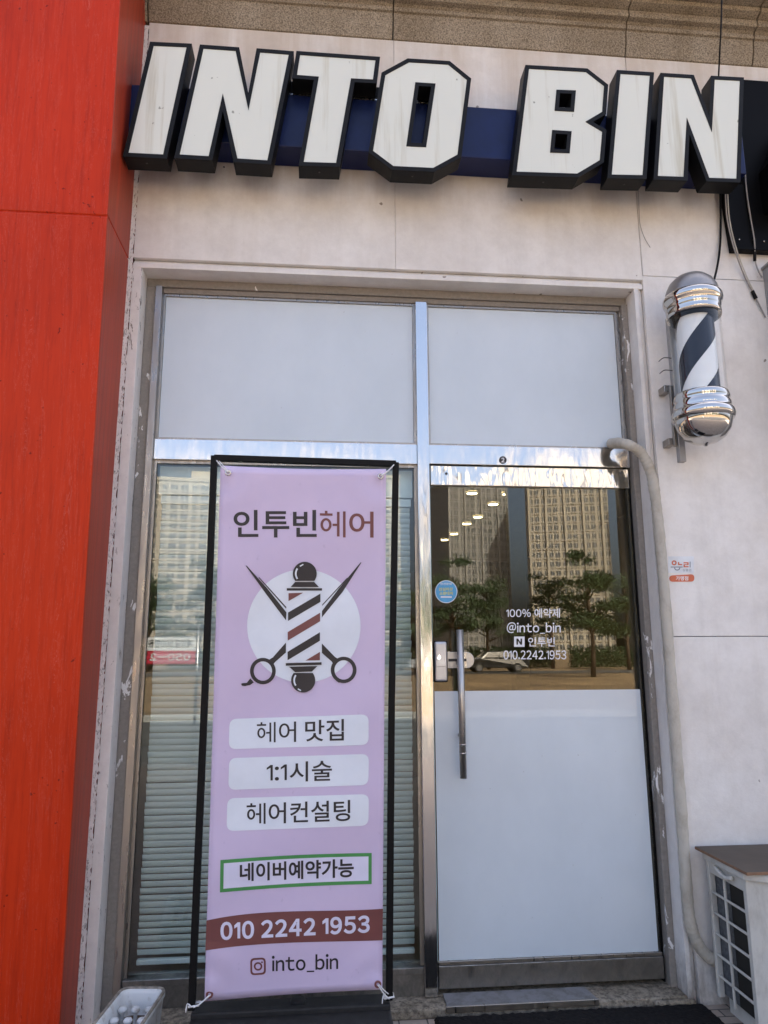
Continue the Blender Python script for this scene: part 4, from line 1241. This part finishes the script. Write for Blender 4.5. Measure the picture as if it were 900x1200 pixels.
# ------------------------------------------------------------------ inside the shop, seen dimly through the door
def PZ(x, y, z):
    d = ray(x, y)
    return CAM + d * ((z - CAM[2]) / d[2])
for i, (x, y) in enumerate(((553, 577), (595, 578), (578, 590), (560, 605), (547, 613), (532, 625), (521, 632))):
    q = PZ(x, y, 2.795)
    q[1] = min(q[1], 7.6)
    c = thing('ceiling_lamp', (q[0], q[1], 2.76), 'round lit ceiling lamp inside the shop, %s from the door' % ('first second third fourth fifth sixth seventh'.split()[i]), 'lamp', 'ceiling lamps in the shop')
    lathe('lamp_ring', q[0], q[1], [(0.055, 2.799), (0.058, 2.788), (0.046, 2.784)], 'textwhite', c, 24)
    lathe('diffuser', q[0], q[1], [(0.046, 2.785), (0.025, 2.783), (0.0001, 2.7825)], 'lamp', c, 24)
q = P(607, 700, 2.6)
tag(box('interior_post', q[0] - 0.06, q[0] + 0.06, 2.55, 2.67, 0.041, 2.799, 'intceil', bevel=0.004), 'pale square post standing inside the shop behind the door glass', 'post')
ct = thing('reception_counter', (1.7, 3.0, 0.041), 'dark wooden reception counter inside the shop behind the door', 'counter')
box('counter_body', 1.25, 2.6, 2.9, 3.4, 0.041, 1.0, 'intdark', ct, bevel=0.01)
box('counter_top', 1.2, 2.65, 2.85, 3.45, 1.001, 1.04, 'intwall', ct, bevel=0.006)
pt = thing('partition', (0.95, 5.0, 0.041), 'brown wooden partition deep inside the shop', 'partition')
box('partition_panel', 0.75, 1.35, 5.0, 5.08, 0.041, 2.3, 'intdark', pt, bevel=0.006)
box('partition_frame', 0.70, 0.749, 4.98, 5.10, 0.041, 2.34, 'intwall', pt)

# ------------------------------------------------------------------ across the street: what the glass and the steel mirror
def tower(xc, yc, w, d, floors, cols, mat, label, rot=0.0):
    FH = 2.9
    H = floors * FH + 1.0
    t = thing('apartment_tower', (xc, yc, -0.15), label, 'building', 'apartment towers across the street')
    t.rotation_euler = (0, 0, rot)
    base = WLOC[t].copy()
    box('wall', xc - w / 2, xc + w / 2, yc - d, yc, -0.15, H, mat, t)
    box('roof', xc - w / 2 - 0.3, xc + w / 2 + 0.3, yc - d - 0.3, yc + 0.3, H + 0.01, H + 1.0, mat, t)
    box('lift_house', xc - 3, xc + 3, yc - d / 2 - 2.5, yc - d / 2 + 2.5, H + 1.01, H + 4.5, mat, t)
    cw = w / cols
    proto = None
    for c in range(cols):
        for f in range(floors):
            ww, wh = cw * (0.72 if c % 3 != 2 else 0.40), 1.55
            key = (c % 3 != 2)
            x = xc - w / 2 + (c + 0.5) * cw
            z = f * FH + 1.9
            if (mat, key, cols) not in TW_PROTO:
                # recessed-looking bay: frame proud of the wall, glass in it
                V, Fc = join([(bxv(x - ww / 2, x + ww / 2, yc + 0.02, yc + 0.06, z - wh / 2, z + wh / 2), BF),
                              (bxv(x - ww / 2 - 0.1, x + ww / 2 + 0.1, yc + 0.005, yc + 0.25, z - wh / 2 - 0.55, z - wh / 2 - 0.02), BF),
                              (bxv(x - 0.05, x + 0.05, yc + 0.061, yc + 0.12, z - wh / 2, z + wh / 2), BF)])
                o = mk('window', V, Fc, None, t, mats=['towerglass', 'carwhite', mat], fm=[0] * 6 + [2] * 6 + [1] * 6)
                TW_PROTO[(mat, key, cols)] = (o, WLOC[o] - np.array([x, yc, z]))
            else:
                o, off = TW_PROTO[(mat, key, cols)]
                dup(o, np.array([x, yc, z]) + off, t)
    for c in range(0, cols + 1, 3):
        x = xc - w / 2 + c * cw
        x = min(max(x, xc - w / 2 + 0.4), xc + w / 2 - 0.4)
        box('pilaster', x - 0.35, x + 0.35, yc + 0.004, yc + 0.7, -0.15, H - 0.2, mat, t)
    return t
TW_PROTO = {}
tower(reflected(668, 650, 215)[0], -215, 25, 16, 21, 13, 'tower', 'cream apartment tower mirrored in the door glass', math.radians(14))
tower(reflected(562, 650, 240)[0], -240, 24, 16, 20, 11, 'towergrey', 'grey apartment tower mirrored left of the cream one', math.radians(-14))
tower(reflected(400, 560, 210)[0], -210, 36, 16, 18, 12, 'tower', 'wide cream apartment block mirrored in the window right of its twin', math.radians(5))
tower(reflected(235, 560, 205)[0], -205, 34, 16, 17, 12, 'tower', 'cream apartment block mirrored at the far left of the window', math.radians(-6))
tower(reflected(790, 600, 200)[0], -200, 24, 16, 19, 8, 'towergrey', 'grey apartment tower farthest to the right across the street', math.radians(4))
tower(reflected(40, 600, 190)[0], -190, 26, 16, 19, 8, 'towergrey', 'grey apartment tower farthest to the left across the street', math.radians(-4))

# pines in the park strip
def crown_mesh(seed, n=7000):
    r = random.Random(seed)
    clumps = []
    for k in range(26):
        a, h = r.uniform(0, 6.283), r.random()
        rr = (1.0 - 0.6 * h) * r.uniform(0.35, 1.0)
        clumps.append((rr * math.cos(a) * 1.7, rr * math.sin(a) * 1.7, 1.0 + h * 3.2, r.uniform(0.35, 0.75)))
    V, Fc = [], []
    for i in range(n):
        cx, cy, cz, cr = clumps[r.randrange(len(clumps))]
        u = Vector((r.gauss(0, 1), r.gauss(0, 1), r.gauss(0, 0.55))).normalized() * cr * (r.random() ** 0.4)
        p = Vector((cx, cy, cz)) + Vector((u.x, u.y, u.z * 0.6))
        s = r.uniform(0.04, 0.085)
        d1 = Vector((r.gauss(0, 1), r.gauss(0, 1), r.gauss(0, 1))).normalized()
        d2 = d1.orthogonal().normalized()
        k = len(V)
        V += [tuple(p + d1 * s), tuple(p + d2 * s * 0.45), tuple(p - d1 * s), tuple(p - d2 * s * 0.45)]
        Fc.append((k, k + 1, k + 2, k + 3))
    return V, Fc, clumps
TP = []
def pine(x, y, h, var, label, rot):
    t = thing('pine_tree', (x, y, -0.16), label, 'tree', 'pine trees in the park strip')
    base = np.array([x, y, -0.16])
    if len(TP) <= var:
        V, Fc, cl = crown_mesh(20 + var)
        V = np.array(V) * (h / 4.6) + np.array([0, 0, h * 0.18])
        cr = mk('crown', V + base, Fc, 'leaf', t)
        tr = [tube_vf([(0, 0, 0), (0.08, 0.04, h * 0.3), (-0.05, 0.02, h * 0.65), (0.03, 0, h * 0.95)], [0.16, 0.13, 0.09, 0.03], 8)]
        for cx, cy, cz, _ in cl[:14]:
            s = h / 4.6
            zc = cz * s + h * 0.18
            tr.append(tube_vf([(0, 0, max(zc - 0.7, h * 0.25)), (cx * s * 0.5, cy * s * 0.5, zc - 0.25), (cx * s, cy * s, zc)], [0.06, 0.04, 0.015], 6))
        V, Fc = join(tr)
        tk = mk('trunk', np.array(V) + base, Fc, 'bark', t, smooth=True)
        TP.append((cr, WLOC[cr] - base, tk, WLOC[tk] - base))
    else:
        cr, oc, tk, ot = TP[var]
        dup(cr, base + oc, t)
        dup(tk, base + ot, t)
    t.rotation_euler = (0, 0, rot)
TREES = [(692, 37, 6.4, 0), (646, 55, 7.0, 1), (572, 53, 6.6, 2), (530, 40, 6.8, 0), (735, 50, 7.4, 2), (470, 50, 7.8, 0), (250, 48, 7.2, 1), (175, 53, 7.8, 2), (820, 46, 7.4, 0), (30, 50, 7.6, 1), (360, 52, 7.6, 0)]
for i, (px, L, h, v) in enumerate(TREES):
    q = reflected(px, 740, L)
    side = 'first second third fourth fifth sixth seventh eighth ninth tenth eleventh'.split()[sorted(range(len(TREES)), key=lambda k: reflected(TREES[k][0], 740, TREES[k][1])[0]).index(i)]
    pine(q[0], -L, h, v, 'pine tree across the street, %s along the row' % side, i * 1.1)

sheet('park_road', -60, 60, -49.0, -43.5, -0.135, 'asphalt')
HG = []
for k in range(9):                                   # clipped hedges along the far side of the park road
    hxx = -26 + k * 8.6
    if not HG:
        rh = random.Random(2)
        V, Fc = [], []
        for i in range(5000):
            p = Vector((rh.uniform(-3.8, 3.8), rh.uniform(-0.7, 0.7), rh.uniform(0, 1.5) + 0.25 * math.sin(i)))
            s_ = rh.uniform(0.06, 0.13)
            d1 = Vector((rh.gauss(0, 1), rh.gauss(0, 1), rh.gauss(0, 1))).normalized()
            d2 = d1.orthogonal().normalized()
            n = len(V)
            V += [tuple(p + d1 * s_), tuple(p + d2 * s_ * .6), tuple(p - d1 * s_), tuple(p - d2 * s_ * .6)]
            Fc.append((n, n + 1, n + 2, n + 3))
        o = mk('hedge', np.array(V) + np.array([hxx, -58.0, -0.1]), Fc, 'leaf')
        HG.append((o, WLOC[o] - np.array([hxx, -58.0, 0])))
    else:
        o = dup(HG[0][0], np.array([hxx, -58.0 - (k % 3) * 0.8, 0]) + HG[0][1])
    tag(o, 'clipped green hedge beyond the park road, %s along the row' % 'first second third fourth fifth sixth seventh eighth ninth'.split()[k], 'hedge', 'hedges beyond the park road')

def car(x, y, label, m):
    t = thing('parked_car', (x, y, -0.13), label, 'car', 'cars parked along the far kerb')
    z = -0.13
    prof = [(-2.15, 0.30), (-2.2, 0.62), (-1.95, 0.86), (-1.25, 0.95), (-0.7, 1.38), (0.85, 1.42), (1.55, 1.02), (2.1, 0.92), (2.2, 0.6), (2.12, 0.30)]
    n = len(prof)
    V = [(x + a, y + s * (0.86 if b < 1.0 else 0.66), z + b) for s in (-1, 1) for a, b in prof]
    Fc = [tuple(range(n)), tuple(range(n, 2 * n))] + [(i, (i + 1) % n, (i + 1) % n + n, i + n) for i in range(n)]
    mk('body', V, Fc, m, t, bevel=0.06, seg=3)
    for s in (-1, 1):
        yy = lambda b: y + s * (0.875 if b < 1.0 else 0.70)
        for q in ([(-0.95, 1.0), (-0.62, 1.30), (0.05, 1.33), (0.05, 1.0)], [(0.13, 1.0), (0.13, 1.33), (0.80, 1.34), (1.25, 1.04)]):
            mk('side_window', [(x + a, y + s * (0.87 - (b - 1.0) * 0.42 + 0.0), z + b) for a, b in q] + [(x + a, y + s * (0.80 - (b - 1.0) * 0.42), z + b) for a, b in q], BF, 'carglass', t)
        for a in (-1.35, 1.35):
            pts = [(x + a, y + s * 0.68, z + 0.31), (x + a, y + s * 0.88, z + 0.31)]
            V, Fc = tube_vf(pts, 0.31, 24)
            w = mk('wheel', V, Fc, 'tyre', t, bevel=0.03)
            V, Fc = tube_vf([(x + a, y + s * 0.875, z + 0.31), (x + a, y + s * 0.89, z + 0.31)], 0.2, 20)
            mk('rim', V, Fc, 'rim', w)
q = reflected(520, 745, 46.5)
car(q[0] - 0.4, -46.5, 'silver car parked across the street', 'carwhite')
q = reflected(580, 760, 46.5)
car(q[0], -46.5, 'black car parked across the street', 'carglass')

# advertising banner hung on two posts across the road (mirrored in the left window)
a, b = reflected(171, 747, 6.3), reflected(228, 778, 6.3)
hb_ = thing('street_banner', ((a[0] + b[0]) / 2, -6.3, 0.0), 'white and red advertising banner on two posts by the kerb', 'banner')
x0, x1, zlo, zhi = a[0], b[0], b[2], a[2]
zm = (zlo + zhi) / 2
box('banner_sheet', x0, x1, -6.302, -6.298, zm, zhi, 'textwhite', hb_)
box('banner_sheet', x0, x1, -6.302, -6.298, zlo, zm - 0.0005, 'redprint', hb_)
for x in (x0 - 0.03, x1 + 0.03):
    tube('post', [(x, -6.3, 0.0), (x, -6.3, zhi + 0.15)], 0.02, 'steel_flat', hb_, 10)
def flat_text(s, X0, X1, Z0, Z1, Y, mat, parent, bold=0.0):   # readable from the shop side (+Y), so X runs backwards
    uv, Fc = text_vf(s, bold)
    mk('lettering', [(X1 + (X0 - X1) * u, Y, Z0 + (Z1 - Z0) * v) for u, v in uv], Fc, mat, parent)
dxx, dzz = x1 - x0, zhi - zlo
flat_text('계약금 500만원', x0 + 0.06 * dxx, x1 - 0.06 * dxx, zm + 0.12 * dzz, zhi - 0.08 * dzz, -6.296, 'ink', hb_, 0.02)
flat_text('050-2', x0 + 0.1 * dxx, x1 - 0.1 * dxx, zlo + 0.12 * dzz, zm - 0.10 * dzz, -6.296, 'textwhite', hb_, 0.03)

bpy.data.objects.remove(_to)
bpy.data.curves.remove(_tc)
bpy.context.view_layer.update()
